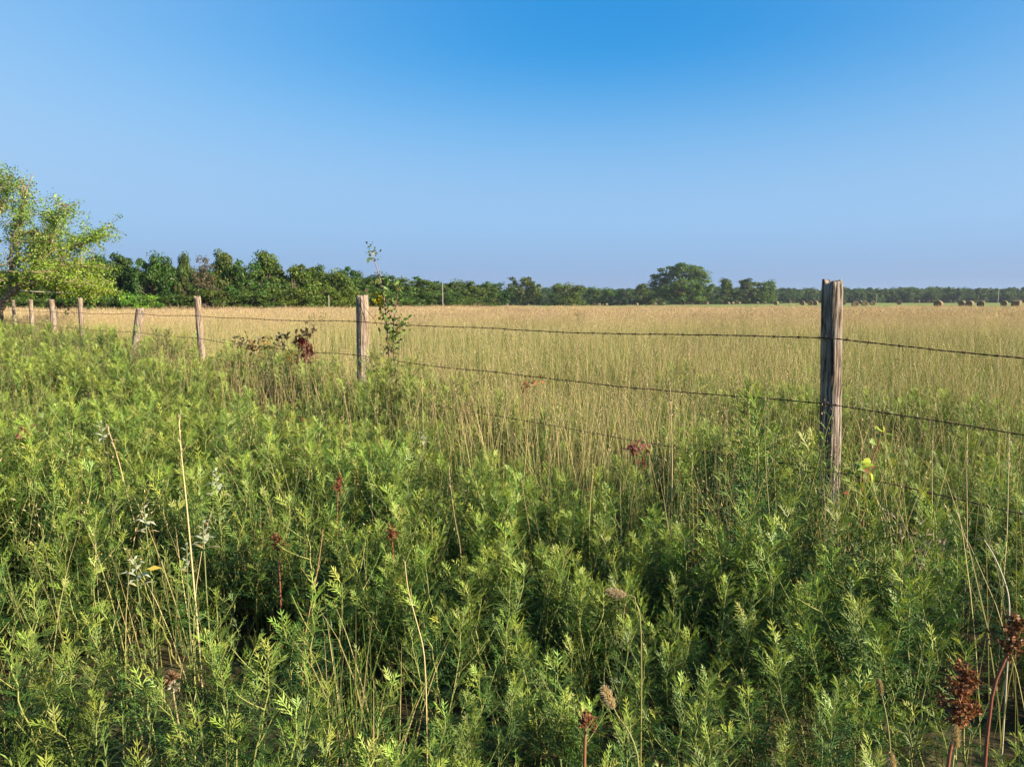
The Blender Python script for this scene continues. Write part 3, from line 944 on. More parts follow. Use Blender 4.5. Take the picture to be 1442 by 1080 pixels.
# far wood that reads as one mass
def far_forest():
    P, R_, S_, I_ = [], [], [], []
    protos = []
    shapes = TREE_SHAPES["round"] + TREE_SHAPES["tall"] + TREE_SHAPES["bush"]
    for k, (_, _, bb) in enumerate(shapes):
        protos.append(proto(f"forest_shape_{k:02d}", joined(f"forest_{k:02d}", bb, [M_BARK, M_TREE])))
    r = np.random.default_rng(5)
    for u in np.arange(620, 1580, 6.5):
        for row in range(3):
            d = (430 if u > 1000 else 400) + row * 16 + r.uniform(-8, 8)
            uu = u + r.uniform(-4, 4)
            top = 405.5 + 3.0 * mnoise.noise((u * .021, 3.3, 0)) + r.uniform(-1.5, 2.5)
            if u > 1100: top -= 1.6 * min(1, (u - 1100) / 200)
            if row == 0: top += 5 + r.uniform(0, 4)
            q = at(uu, 429, d); g = tz(q[0], q[1]); H = at(uu, top, d)[2] - g; W = H * r.uniform(.8, 1.25)
            P.append((q[0], q[1], g - .1)); R_.append((0, 0, r.uniform(0, 6.28))); S_.append((W, W, H)); I_.append(r.integers(0, len(protos)))
    # the wood's depth behind its left edge
    for u in np.arange(-150, 640, 13):
        d = 105 + max(0, u - 420) * .45 + r.uniform(-4, 4)
        top = np.interp(u, [-150, 150, 380, 470, 560, 640], [384, 372, 376, 384, 395, 399]) + r.uniform(-3, 5)
        q = at(u, 429, d); g = tz(q[0], q[1]); H = at(u, top, d)[2] - g; W = H * r.uniform(.8, 1.2)
        P.append((q[0], q[1], g - .1)); R_.append((0, 0, r.uniform(0, 6.28))); S_.append((W, W, H)); I_.append(r.integers(0, len(protos)))
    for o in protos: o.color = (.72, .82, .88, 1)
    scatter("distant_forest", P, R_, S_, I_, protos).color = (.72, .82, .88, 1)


far_forest()


# ------------------------------------------------------------------ the big near tree at the left
def big_tree():
    D = 25.0
    r = np.random.default_rng(77)
    base = at(-6, 446, D); base[2] = tz(base[0], base[1]) - .1
    t = thing("mulberry_tree", "big yellow green broadleaf tree with low skirt and forked trunk at the fence end", "tree", base)
    w, lf = B(), B()
    limbs = [  # pixel paths, width start, skirt?
        ([(-4, 450), (2, 430), (12, 414), (28, 404), (52, 397)], .13, .08),
        ([(-4, 450), (-10, 425), (-16, 400), (-14, 370), (-8, 335)], .11, .06),
        ([(28, 404), (58, 398), (92, 395), (128, 399), (148, 406)], .09, .02),
        ([(20, 409), (48, 378), (70, 345), (86, 312), (96, 288)], .09, .02),
        ([(40, 400), (72, 372), (104, 350), (130, 334), (153, 319)], .08, .015),
        ([(12, 414), (18, 370), (26, 330), (36, 290), (46, 244)], .10, .02),
        ([(-8, 335), (0, 300), (8, 270), (14, 250)], .08, .02),
        ([(-14, 370), (-40, 330), (-62, 300), (-78, 275)], .09, .02),
        ([(-10, 425), (-50, 400), (-100, 388), (-140, 380)], .10, .02),
        ([(-12, 400), (-60, 370), (-110, 340), (-130, 325)], .08, .02),
        ([(26, 330), (50, 325), (66, 335), (78, 350)], .05, .012),
        ([(18, 370), (40, 362), (62, 368), (84, 378)], .05, .012),
        ([(58, 398), (82, 382), (108, 376), (134, 372)], .06, .012),
        ([(8, 270), (-14, 250), (-30, 245)], .05, .012),
    ]
    twigs = []
    for li, (pp, r0, r1) in enumerate(limbs):
        for rep in range(1 if li < 2 else 3):
            off = 0 if rep == 0 else r.choice([-1, 1]) * r.uniform(.8, 2.4)
            path = []
            for k, (a, c) in enumerate(pp):
                f = k / (len(pp) - 1)
                jx = 0 if rep == 0 else r.normal(0, 7) * f
                path.append(at(a + jx - (10 * f if rep else 0), c + (r.normal(0, 6) * f if rep else 0) + (6 * f if rep else 0), D + off * f))
            path = np.array(path)
            # resample with wobble
            tt = np.linspace(0, 1, 13); ps = np.stack([np.interp(tt, np.linspace(0, 1, len(path)), path[:, q]) for q in range(3)], 1)
            ps[1:-1] += r.normal(0, .035, (11, 3))
            w.tube(ps, np.linspace(r0, r1, 13) * (.62 if li >= 2 else 1) * (.6 if rep else 1), (1, 1, 1), 7)
            if li < 2: continue
            low = li in (2, 8)
            nt = int(22 * max(1.0, len(pp) / 4))
            for q in range(nt):
                s = r.uniform(.28, 1) ** .8
                p = np.array([np.interp(s, tt, ps[:, z]) for z in range(3)])
                dd = r.normal(0, 1, 3); dd[2] = dd[2] * .6 + (.25 if not low else -.05); dd = unit(dd + unit(ps[-1] - ps[-3]) * .35)
                L = r.uniform(.3, 1.25) * (1.15 - .55 * s)
                twigs.append((p, dd, L, ps[0][2]))
    # a denser hanging skirt of yellow leaves
    for q in range(330):
        u = r.uniform(-150, 146); v = r.uniform(366, 405) if u > 20 else r.uniform(366, 412)
        if u > 100 and v < 390: v = r.uniform(390, 404)
        p = at(u, v, D + r.normal(0, 1.5)); dd = unit(np.array([r.normal(0, 1), r.normal(0, 1), -.25]))
        twigs.append((p, dd, r.uniform(.3, .7), 0))
    for p, dd, L, _ in twigs:
        if p[2] > 5.3: L *= .8
        e = p + dd * L; midp = (p + e) / 2 + r.normal(0, .04, 3)
        w.tube(np.array([p, midp, e]), np.array([.012, .008, .003]), (1, 1, 1), 4)
        n = int(33 * L / .6) + 6
        s = r.uniform(.1, 1.05, n)[:, None]
        q = p + (e - p) * s + r.normal(0, .07, (n, 3))
        d = unit(dd * .5 + r.normal(0, .7, (n, 3)) + np.array([0, 0, -.35]))
        nr = unit(r.normal(0, .7, (n, 3)) + np.array([0, 0, .8]))
        h = np.clip((p[2] - 1.6) / 3.2, 0, 1)
        yel = np.array([.235, .305, .028]); gr = np.array([.165, .26, .048])
        c = yel * (1 - h) + gr * h
        c = c * (1 + .2 * r.normal())
        c = c + (np.array([.16, .07, 0]) * (r.uniform() < .06))
        LL = r.uniform(.05, .095, n)
        lf.leaves(q, d, nr, LL, LL * .64, np.clip(c * (1 + r.normal(0, .15, (n, 1))), .01, .5), fold=.12)
    w.v = [v - base for v in w.v]; lf.v = [v - base for v in lf.v]
    link("trunk", w.mesh("trunk", M_BARK_PALE, True), t)
    link("crown", lf.mesh("crown", M_TREE), t)
    d = B(); q = np.array([at(a, c, D - 1.2) for a, c in ((28, 409), (50, 411), (75, 411.5), (95, 413), (112, 411), (130, 412))])
    d.tube(q - base, np.linspace(.022, .01, 6), (.42, .36, .28), 6)
    o = link("dead_limb", d.mesh("dead_limb", M_STEM), t); o["label"] = "pale bare limb hanging level under the leaves"


big_tree()

# ------------------------------------------------------------------ hay bales
def bale_material():
    m, nt, out = nodes("hay"); L = nt.links.new
    tc = N(nt, "ShaderNodeTexCoord")
    nz = N(nt, "ShaderNodeTexNoise"); nz.inputs["Scale"].default_value = 14; nz.inputs["Detail"].default_value = 6
    mp = N(nt, "ShaderNodeMapping"); mp.inputs["Scale"].default_value = (1, 3, 3); L(tc.outputs["Object"], mp.inputs[0]); L(mp.outputs[0], nz.inputs["Vector"])
    cr = N(nt, "ShaderNodeValToRGB"); cr.color_ramp.elements[0].position = .35; cr.color_ramp.elements[0].color = (.12, .08, .045, 1)
    cr.color_ramp.elements[1].position = .68; cr.color_ramp.elements[1].color = (.23, .165, .09, 1); L(nz.outputs[0], cr.inputs[0])
    p = N(nt, "ShaderNodeBsdfPrincipled"); p.inputs["Roughness"].default_value = .95; L(cr.outputs[0], p.inputs["Base Color"])
    bp = N(nt, "ShaderNodeBump"); bp.inputs["Strength"].default_value = .8; bp.inputs["Distance"].default_value = .05
    L(nz.outputs[0], bp.inputs["Height"]); L(bp.outputs[0], p.inputs["Normal"]); L(p.outputs[0], out.inputs[0])
    return m


M_BALE = bale_material()


def bale_meshes(seed):
    R, Wd, S = .75, 1.25, 36
    body, face = B(), B()
    xs = np.array([-.5, -.49, -.44, -.3, -.1, .1, .3, .44, .49, .5]) * Wd
    rs = np.array([.90, .955, .99, 1, 1.005, 1, 1.0, .99, .955, .90])
    a = np.arange(S) * 2 * np.pi / S
    V = []
    for x_, q in zip(xs, rs):
        for t in a:
            n = 1 + .03 * mnoise.noise((math.cos(t) * 2 + seed, math.sin(t) * 2, x_ * 2)) + .015 * mnoise.noise((math.cos(t) * 7, math.sin(t) * 7 + seed, x_ * 5))
            z = math.sin(t) * R * q * n
            if z < -.62 * R * 1.0: z = -.62 * R + (z + .62 * R) * .55        # settled flat underneath
            V.append((x_, math.cos(t) * R * q * n, z))
    V = np.array(V).reshape(len(xs), S, 3)
    idx = np.arange(len(xs) * S).reshape(len(xs), S); nx = np.roll(idx, -1, 1)
    body.add(V, np.stack([idx[:-1], nx[:-1], nx[1:], idx[1:]], -1), (1, 1, 1))
    for sg, ring in ((-1, V[0]), (1, V[-1])):
        rings = [ring * np.array([1, 1, 1])]
        for q in (.86, .8, .62, .55, .36, .3, .12, .02):
            k = ring * np.array([1, q, q]); k[:, 0] += sg * (.012 if int(q * 100) % 10 else -.006); rings.append(k)
        F = np.array(rings); id2 = np.arange(len(rings) * S).reshape(len(rings), S); n2 = np.roll(id2, -1, 1)
        f = np.stack([id2[:-1], n2[:-1], n2[1:], id2[1:]], -1)
        face.add(F, f if sg > 0 else f[:, ::-1], (1, 1, 1))
    return body.mesh("roll", M_BALE, True), face.mesh("end_face", M_BALE, True)


BALES = [bale_meshes(k) for k in range(3)]
# column, width px, where it is
bl = [(701, 3, "tiny pale hay bale at the wood's end, before its last dark tree"), (714, 3, "tiny hay bale left of the rounded olive tree"), (743, 3, "tiny hay bale at the foot of the rounded olive tree"),
      (780, 4, "small pale hay bale left of the wide low yellowish tree"), (844, 4.5, "pale hay bale right of the wide low yellowish tree, left one of a close pair"),
      (854, 3.5, "smaller right one of a close pair of bales by the small round green bush"), (897, 4, "pale hay bale before the brownish tree beside the big spreading one"),
      (923, 4, "pale hay bale at the left foot of the big spreading tree"), (935, 3, "tiny hay bale under the left boughs of the big spreading tree"),
      (996, 4, "pale hay bale just right of the big spreading tree"), (1026, 3, "tiny hay bale below the slim loose tree"), (1032, 4.5, "pale hay bale below the slim loose tree, larger one of its pair"),
      (1041, 4, "pale hay bale left of the ragged tree's foot"), (1067, 4, "pale hay bale below the bushy tree nearest the tall post"), (1077, 4, "pale hay bale just right of the bushy tree's foot"),
      (1093, 5.5, "lone pale hay bale well left of the tall grey post"), (1130, 6.5, "greenish far bale, leftmost of three beside the tall post"), (1141, 7, "brown bale, middle one of three beside the tall post"),
      (1148, 7, "brown bale touching the left edge of the tall post"), (1188, 6, "bale touching the right edge of the tall post"), (1204, 9, "bigger brown bale right of the tall post"),
      (1211, 5, "pale small bale peeping from behind the bigger brown bale"), (1217.5, 8, "brown bale just right of the small peeping one"), (1228.5, 7, "brown bale, right end of the cluster right of the tall post"),
      (1266, 6, "lone bale standing midway between the two right clusters"), (1292.5, 4, "tiny bale right of the lone midway bale"), (1307, 4, "tiny far bale left of the large dark bale, the further left of two"),
      (1314.5, 4, "tiny far bale peeping over the large dark bale's left edge"), (1321.5, 11, "large dark brown bale, left end of the right cluster"), (1337, 4, "tiny far bale right of the large dark bale, left of a pair"),
      (1344, 3, "tiniest far bale right of the large dark bale, right of a pair"), (1355, 9, "brown bale left of the stacked looking pair"), (1365.5, 10, "large brown bale with a tiny one behind its top"),
      (1369, 3, "tiny bale seen over the top of a large brown one"), (1381, 10, "large brown bale with a smaller one right behind it"), (1383, 6, "smaller bale right behind a large brown bale"),
      (1414, 8.5, "brown bale standing alone near the frame edge"), (1431.5, 13, "nearest hay bale, sunk in tall grass at the frame edge")]
for k, (u, w, lab) in enumerate(bl):
    d = 1500 / (w + .9)
    if u < 1080: d = min(d, 285)
    d = min(d, 380)
    q = at(u, 429, d)
    rr = random.Random(k)
    t = thing("hay_bale", lab, "hay bale", (q[0], q[1], tz(q[0], q[1]) + (.56 if u > 1085 else .44)), (rr.uniform(-.5, .9) if u < 1100 else math.pi / 2 - math.atan2(q[0], q[1]) + (rr.uniform(-.35, .2) if u < 1425 else 1.3)), "round hay bales in the mown field")
    bm, fm = BALES[k % 3]
    t.scale = (.88 if u > 1085 else .68,) * 3
    link("roll", bm, t); link("end_face", fm, t)

# ------------------------------------------------------------------ poles far off
for u, y0, d, r_, lab in ((623.5, 398, 140, .07, "pale pole before the dark wood right of the sapling"), (463, 416, 74, .05, "short pale pole before the wood left of the brown grey post"),
                          (1405, 408, 400, .17, "thin far pole against the distant wood near the frame edge"), (1234, 414, 400, .15, "thin far pole against the distant wood right of the tall post")):
    q = at(u, 429, d); g = tz(q[0], q[1]); H = at(u, y0, d)[2] - g
    b = B(); z = np.linspace(-.2, H, 6)
    b.tube(np.stack([q[0] * 0 + .01 * np.sin(z), 0 * z, z], 1), np.linspace(r_, r_ * .75, 6), (.34, .30, .24), 8)
    b.tube(np.array([[0, 0, H - .001], [0, 0, H + .02]]), np.array([r_ * .74, .002]), (.34, .30, .24), 8)
    o = link("pole", b.mesh("pole", M_STEM, True), None, (q[0], q[1], g)); tag(o, lab, "pole", "far poles")


# ------------------------------------------------------------------ single plants of the photo
def spline(pts, n=12):
    pts = np.asarray(pts, float); tt = np.linspace(0, len(pts) - 1, n)
    k = np.arange(len(pts))
    # smooth through the points (quadratic blend)
    lin = np.stack([np.interp(tt, k, pts[:, q]) for q in range(3)], 1)
    for _ in range(2):
        lin[1:-1] = .25 * lin[:-2] + .5 * lin[1:-1] + .25 * lin[2:]
    return lin


def finish(name, label, cat, base, parts, group=None):
    t = thing(name, label, cat, base, 0, group)
    for pn, b, mat in parts:
        b.v = [v - np.asarray(base) for v in b.v]
        link(pn, b.mesh(pn, mat), t)
    return t


def grounded(px_pts, d0, d1):
    """pixel path (top first) turned into world points, continued down to the ground"""
    n = len(px_pts)
    pts = [at(u, v, d0 + (d1 - d0) * k / max(1, n - 1)) for k, (u, v) in enumerate(px_pts)]
    last = pts[-1]; g = tz(last[0], last[1])
    if last[2] > g: pts.append(np.array([last[0], last[1] - .01, g - .01]))
    return np.array(pts)


def straw(px_pts, d0, d1, label, wid=.0022, head=True, col=(.40, .30, .15), seed=0):
    r = np.random.default_rng(seed); pts = grounded(px_pts, d0, d1); q = spline(pts, 18)[::-1]
    st = B(); st.tube(q, np.linspace(wid, wid * .55, 18), col, 5); parts = [("stem", st, M_STEM)]
    if head:
        hd = B(); tip = q[-1]; dv = unit(q[-1] - q[-3]); n = 26
        s = r.uniform(0, .14, n)[:, None]
        hd.leaves(tip - dv * s + dv * .01, dv + r.normal(0, .22, (n, 3)), r.normal(0, 1, (n, 3)), r.uniform(.012, .022, n), .0032, np.array([.46, .36, .2]))
        parts.append(("seed_head", hd, M_GRASS))
    finish("straw_stalk", label, "grass stalk", q[0], parts, "tall dry grass stalks")


straw([(252, 592), (255, 640), (262, 700), (270, 790), (280, 900), (288, 1010)], 2.15, 1.85, "tallest bare straw stalk, rising from the bottom weeds past the pale sages", .0028)
straw([(152, 604), (165, 640), (180, 700), (192, 745), (199, 775)], 3.0, 2.8, "leaning pale straw stalk left of the tallest bare one", .003)
straw([(944, 545), (945, 580), (947, 650), (946, 700)], 3.05, 2.95, "upright dry straw stalk left of the tall grey post, before the low wire", .0026)
straw([(1421, 610), (1420, 680), (1418, 760), (1414, 800)], 2.35, 2.2, "thin upright straw stalk near the frame edge below the wires", .0018)
straw([(1362, 610), (1361, 660), (1362, 720), (1362, 770)], 2.6, 2.5, "thin straw stalk right of the bright lobed vine", .0018)
straw([(1386, 760), (1400, 782), (1414, 815), (1424, 850)], 1.9, 1.8, "arched bleached grass stem above the rusty dock at the frame edge", .0022, False, (.5, .42, .3))
straw([(570, 790), (574, 830), (588, 880), (600, 925)], 1.75, 1.65, "short slanted straw stalk between tufted grass and the foxtails", .0018, False)
straw([(455, 745), (448, 800), (436, 860), (424, 925)], 2.1, 1.9, "reddish straw stalk leaning left of the tufted grass", .0018, False, (.30, .17, .08))
straw([(632, 660), (636, 700), (642, 740), (650, 775)], 2.75, 2.6, "short brown straw stalk in the shaded middle of the weeds", .002, True, (.28, .19, .1))


def foxtail(cx, cy, ang, d, L, label, foot, seed):
    r = np.random.default_rng(seed)
    c = at(cx, cy, d); ax = unit(np.array([math.cos(ang), .25, math.sin(ang)]))
    b0 = c - ax * L / 2; tip = c + ax * L / 2
    ft = at(foot[0], foot[1], foot[2]); g = tz(ft[0], ft[1]); ft2 = np.array([ft[0], ft[1] - .02, g - .01])
    path = spline(np.array([ft2, ft, b0 * .5 + ft * .5 + np.array([0, 0, .012]), b0 - ax * .02, b0]), 16)
    st = B(); st.tube(np.concatenate([path, (b0 + ax * L * .9)[None]]), np.linspace(.0019, .0009, 17), (.22, .21, .07), 5)
    hd = B(); n = 620; s = r.uniform(0, 1, n); prof = np.sin(np.clip(s * .92 + .06, 0, 1) * math.pi) ** .6
    rad = unit(r.normal(0, 1, (n, 3))); rad = unit(rad - ax * (rad @ ax)[:, None])
    p = b0 + ax * (s * L)[:, None] + rad * (prof * L * .13)[:, None] * r.uniform(.3, 1, (n, 1))
    hd.leaves(p, rad + ax * .7 + r.normal(0, .2, (n, 3)), r.normal(0, 1, (n, 3)), L * r.uniform(.14, .30, n) * (.4 + .6 * prof), .0007, np.array([.50, .40, .22]))
    n = 260; s = r.uniform(0, 1, n); prof = np.sin(np.clip(s * .92 + .06, 0, 1) * math.pi) ** .6
    rad = unit(r.normal(0, 1, (n, 3))); rad = unit(rad - ax * (rad @ ax)[:, None])
    hd.leaves(b0 + ax * (s * L)[:, None] + rad * (prof * L * .08)[:, None], rad * .6 + ax, rad, .0045, .0024, np.array([.36, .27, .12]))
    finish("foxtail_grass", label, "foxtail", ft2, [("stem", st, M_STEM), ("seed_head", hd, M_GRASS)], "foxtail grasses")


foxtail(868, 835, 3.05, 1.60, .046, "fuzzy tan foxtail head lying nearly flat over dark weeds", (905, 870, 1.58), 1)
foxtail(857, 982, 2.05, 1.22, .040, "fuzzy pale foxtail head tilted up on a green stem", (905, 1075, 1.16), 2)
foxtail(1346, 1038, 1.5, 1.10, .034, "small yellowish foxtail head below the big rusty dock", (1340, 1085, 1.08), 3)
foxtail(1239, 967, 1.75, 1.30, .026, "small brown foxtail head on a thin stem left of the big rusty dock", (1256, 1065, 1.24), 4)
foxtail(1256, 1074, 1.6, 1.08, .026, "foxtail head cut by the bottom frame edge", (1262, 1110, 1.05), 5)


def dock(px_pts, d, size, label, seed, n=260, spread=.05):
    r = np.random.default_rng(seed); pts = grounded(px_pts, d, d - .02); q = spline(pts, 14)[::-1]
    st = B(); st.tube(q, np.linspace(.004, .0015, 14), (.20, .08, .04), 5)
    hd = B(); top = q[-1]; L = size; seg = unit(q[-1] - q[-5])
    nb = 7
    for k in range(nb):
        s = k / nb; p0 = top - seg * L * (1 - s * .95); a = k * 2.4; out = np.array([math.cos(a), math.sin(a), .9]); out = unit(out)
        Lb = spread * (1.25 - s) * r.uniform(.7, 1.2)
        st.tube(np.array([p0, p0 + out * Lb * .6, p0 + out * Lb + np.array([0, 0, .01])]), np.array([.0014, .001, .0006]), (.2, .08, .04), 4)
        m = n // nb; t = r.uniform(0, 1, m)[:, None]
        p = p0 + out * Lb * t + r.normal(0, .006, (m, 3))
        dd = unit(r.normal(0, 1, (m, 3)))
        c = np.array([.20, .078, .036]) * r.uniform(.5, 1.5, (m, 1))
        for sg in range(2):
            hd.leaves(p, dd, r.normal(0, 1, (m, 3)), r.uniform(.006, .010, m), .006, c, fold=.25)
    finish("dock_plant", label, "dock", q[0], [("stem", st, M_STEM), ("seed_head", hd, M_WEED)], "rusty dock plants")


dock([(1362, 935), (1352, 990), (1342, 1040), (1332, 1080)], 1.15, .105, "big rusty brown dock seed head in the bottom right weeds", 1, 460, .042)
dock([(1434, 868), (1424, 905), (1412, 938), (1392, 975)], 1.35, .08, "rusty dock seed head at the frame edge above the big one", 2, 300, .038)
dock([(478, 668), (476, 690), (474, 730)], 2.9, .07, "small rust coloured dock left of the shaded middle", 3, 120, .022)
dock([(388, 752), (391, 775), (394, 805)], 2.5, .06, "low dark red dock beside the pale furry sages", 4, 150, .03)
dock([(551, 740), (552, 760), (555, 800)], 2.5, .05, "little red brown dock above the tufted grass", 5, 120, .022)
dock([(826, 1005), (825, 1020), (823, 1060)], 1.2, .022, "short rust red dock tip on a reddish stem near the foxtails", 6, 60, .014)


def sage(px_, py_, d, size, label, seed, yellow=False):
    r = np.random.default_rng(seed); top = at(px_, py_, d); g = tz(top[0], top[1]); base = np.array([top[0] + .02, top[1] - .01, g])
    q = spline(np.array([base, (base + top) / 2 + r.normal(0, .01, 3), top]), 10)
    st = B(); st.tube(q, np.linspace(.0028, .0016, 10), (.15, .18, .07), 5)
    lf = B(); C = np.array([.40, .42, .27])
    for k in range(6):
        s = .86 + .14 * k / 5; p = np.array([np.interp(s, np.linspace(0, 1, 10), q[:, z]) for z in range(3)])
        for j in range(2):
            a = k * 1.57 + j * math.pi + r.uniform(-.3, .3); L = size * r.uniform(.7, 1.1) * (1.15 - .6 * (s - .86) / .14)
            e0 = r.uniform(.1, 1.0) + .5 * (k > 3); e1 = r.uniform(-.9, .1)
            d0 = np.array([math.cos(a), math.sin(a), e0]); d1 = np.array([math.cos(a), math.sin(a), e1])
            # a leaf of two pieces that droops at the end
            side = unit(np.cross(d0, [0, 0, 1])); d0, d1 = unit(d0), unit(d1)
            P = np.array([p, p + d0 * L * .3, p + d0 * L * .55 + d1 * L * .12, p + d0 * L * .6 + d1 * L * .5])
            wv = np.array([.08, .30, .28, .03]) * L
            v = np.concatenate([P - side * wv[:, None] / 2, P + side * wv[:, None] / 2])
            f = [(m_, m_ + 1, m_ + 5, m_ + 4) for m_ in range(3)]
            lf.add(v, f, C * r.uniform(.75, 1.2) * (np.array([1.1, .9, .6]) if k == 0 else 1))
    parts = [("stem", st, M_STEM), ("leaves", lf, M_WEED)]
    t = finish("sage_plant", label, "wild sage", base, parts, "pale furry leaved sages")
    if yellow:
        b = B(); p = at(px_ + 16, py_ + 13, d - .02) - base
        b.leaves(p[None], np.array([[1, -.1, .1]]), np.array([[0, -.6, 1.]]), .05, .018, np.array([.50, .36, .06]), fold=.15)
        o = link("yellow_leaf", b.mesh("yellow_leaf", M_WEED), t); o["label"] = "one withered yellow leaf"


sage(190, 788, 2.05, .05, "pale furry leaved sage with one yellow leaf, low in the left weeds", 1, True)
sage(304, 664, 2.65, .065, "pale sage with drooping leaves on the dark hollow's edge, highest of its kind", 2)
sage(203, 716, 2.45, .05, "whitish sage left of the tallest straw stalk", 3)
sage(286, 738, 2.3, .055, "grey green sage right of the tallest straw stalk", 4)
sage(263, 768, 2.2, .035, "small bleached sage touching the tallest straw stalk", 5)
sage(142, 596, 3.6, .07, "pale sage in the middle of the left weeds, farthest of its kind", 6)
sage(596, 608, 4.3, .06, "whitish sage before the post beside the sapling", 7)


# thistle head
def thistle():
    r = np.random.default_rng(4); c = at(241, 955, 1.55); g = tz(c[0], c[1]); base = np.array([c[0] + .03, c[1], g])
    st = B(); st.tube(spline(np.array([base, (base + c) / 2 + np.array([.012, 0, 0]), c - np.array([0, 0, .008])]), 9), np.linspace(.003, .002, 9), (.25, .2, .1), 5)
    hd = B(); n = 110; dv = unit(r.normal(0, 1, (n, 3)) + np.array([0, 0, .4]))
    hd.leaves(c + dv * .004, dv, r.normal(0, 1, (n, 3)), r.uniform(.010, .017, n), .004, np.array([.20, .11, .06]) * r.uniform(.5, 1.6, (n, 1)))
    n = 40; c2 = c + np.array([.008, -.005, -.016]); dv = unit(r.normal(0, 1, (n, 3)))
    hd.leaves(c2 + dv * .003, dv, r.normal(0, 1, (n, 3)), .012, .004, np.array([.55, .46, .33]) * r.uniform(.6, 1.1, (n, 1)))
    finish("thistle_plant", "faded brown and white thistle head in the bottom left weeds", "thistle", base, [("stem", st, M_STEM), ("flower_head", hd, M_WEED)])


thistle()


def leaf_shape(b, p, d, n, L, W, col, lobed=True):
    """a broad lobed leaf: fan of quads with a toothed outline"""
    d = unit(d); sd = unit(np.cross(d, n)); n = unit(np.cross(sd, d))
    out = [(0, 0), (.12, .30), (.30, .50), (.42, .36), (.62, .42), (.70, .22), (1, 0)] if lobed else [(0, 0), (.12, .25), (.35, .45), (.6, .38), (.85, .15), (1, 0)]
    m = len(out)
    mid = [p + d * L * a - n * L * .18 * a * a for a, _ in out]
    lf = [mid[k] + sd * W * w_ + n * abs(w_) * W * .25 for k, (_, w_) in enumerate(out)]
    rt = [mid[k] - sd * W * w_ + n * abs(w_) * W * .25 for k, (_, w_) in enumerate(out)]
    v = np.array(mid + lf + rt)
    f = [(k, k + 1, m + k + 1, m + k) for k in range(m - 1)] + [(k + 1, k, 2 * m + k, 2 * m + k + 1) for k in range(m - 1)]
    b.add(v, f, col)


def lobed_vine():
    r = np.random.default_rng(9); d = 2.86
    base = at(1216, 700, d); base[2] = tz(base[0], base[1])
    st, lf = B(), B()
    top1, top2 = at(1213, 650, d), at(1240, 608, d)
    st.tube(spline(np.array([base, at(1218, 700, d), top1]), 9), np.linspace(.0035, .002, 9), (.18, .11, .05), 6)
    st.tube(spline(np.array([at(1218, 690, d), at(1228, 645, d), at(1238, 625, d), top2]), 9), np.linspace(.003, .0018, 9), (.20, .11, .05), 6)
    spots = [(1205, 650, .05, 0), (1216, 646, .052, 1), (1226, 652, .055, 1), (1224, 664, .045, 1), (1198, 656, .045, 0), (1212, 668, .04, 0), (1240, 605, .045, 1), (1247, 611, .038, 1),
             (1232, 622, .038, 0), (1243, 599, .03, 1), (1194, 650, .035, 0), (1230, 660, .04, 1), (1208, 660, .04, 1), (1220, 656, .04, 1), (1234, 615, .03, 0), (1201, 664, .035, 0)]
    for (u, v, L, kind) in spots:
        c = np.array([.30, .38, .035]) if kind else np.array([.13, .22, .035])
        a = r.uniform(0, 6.28); dd = np.array([math.cos(a) * .8, -.5, math.sin(a) * .5 - .25])
        leaf_shape(lf, at(u, v, d + r.uniform(-.06, .06)), dd, np.array([.5 + r.normal(0, .5), -.6 + r.normal(0, .3), .6]), L, L * .95, c * r.uniform(.75, 1.2))
    for k in range(9):
        leaf_shape(lf, at(1216 + r.normal(0, 8), 675 + r.normal(0, 14), d), r.normal(0, 1, 3), np.array([0, -.4, 1.]), .03, .03, np.array([.20, .07, .03]))
    finish("wild_vine", "young vine with bright yellow green lobed leaves beside the tall grey post", "vine", base, [("stem", st, M_STEM), ("leaves", lf, M_WEED)])


lobed_vine()


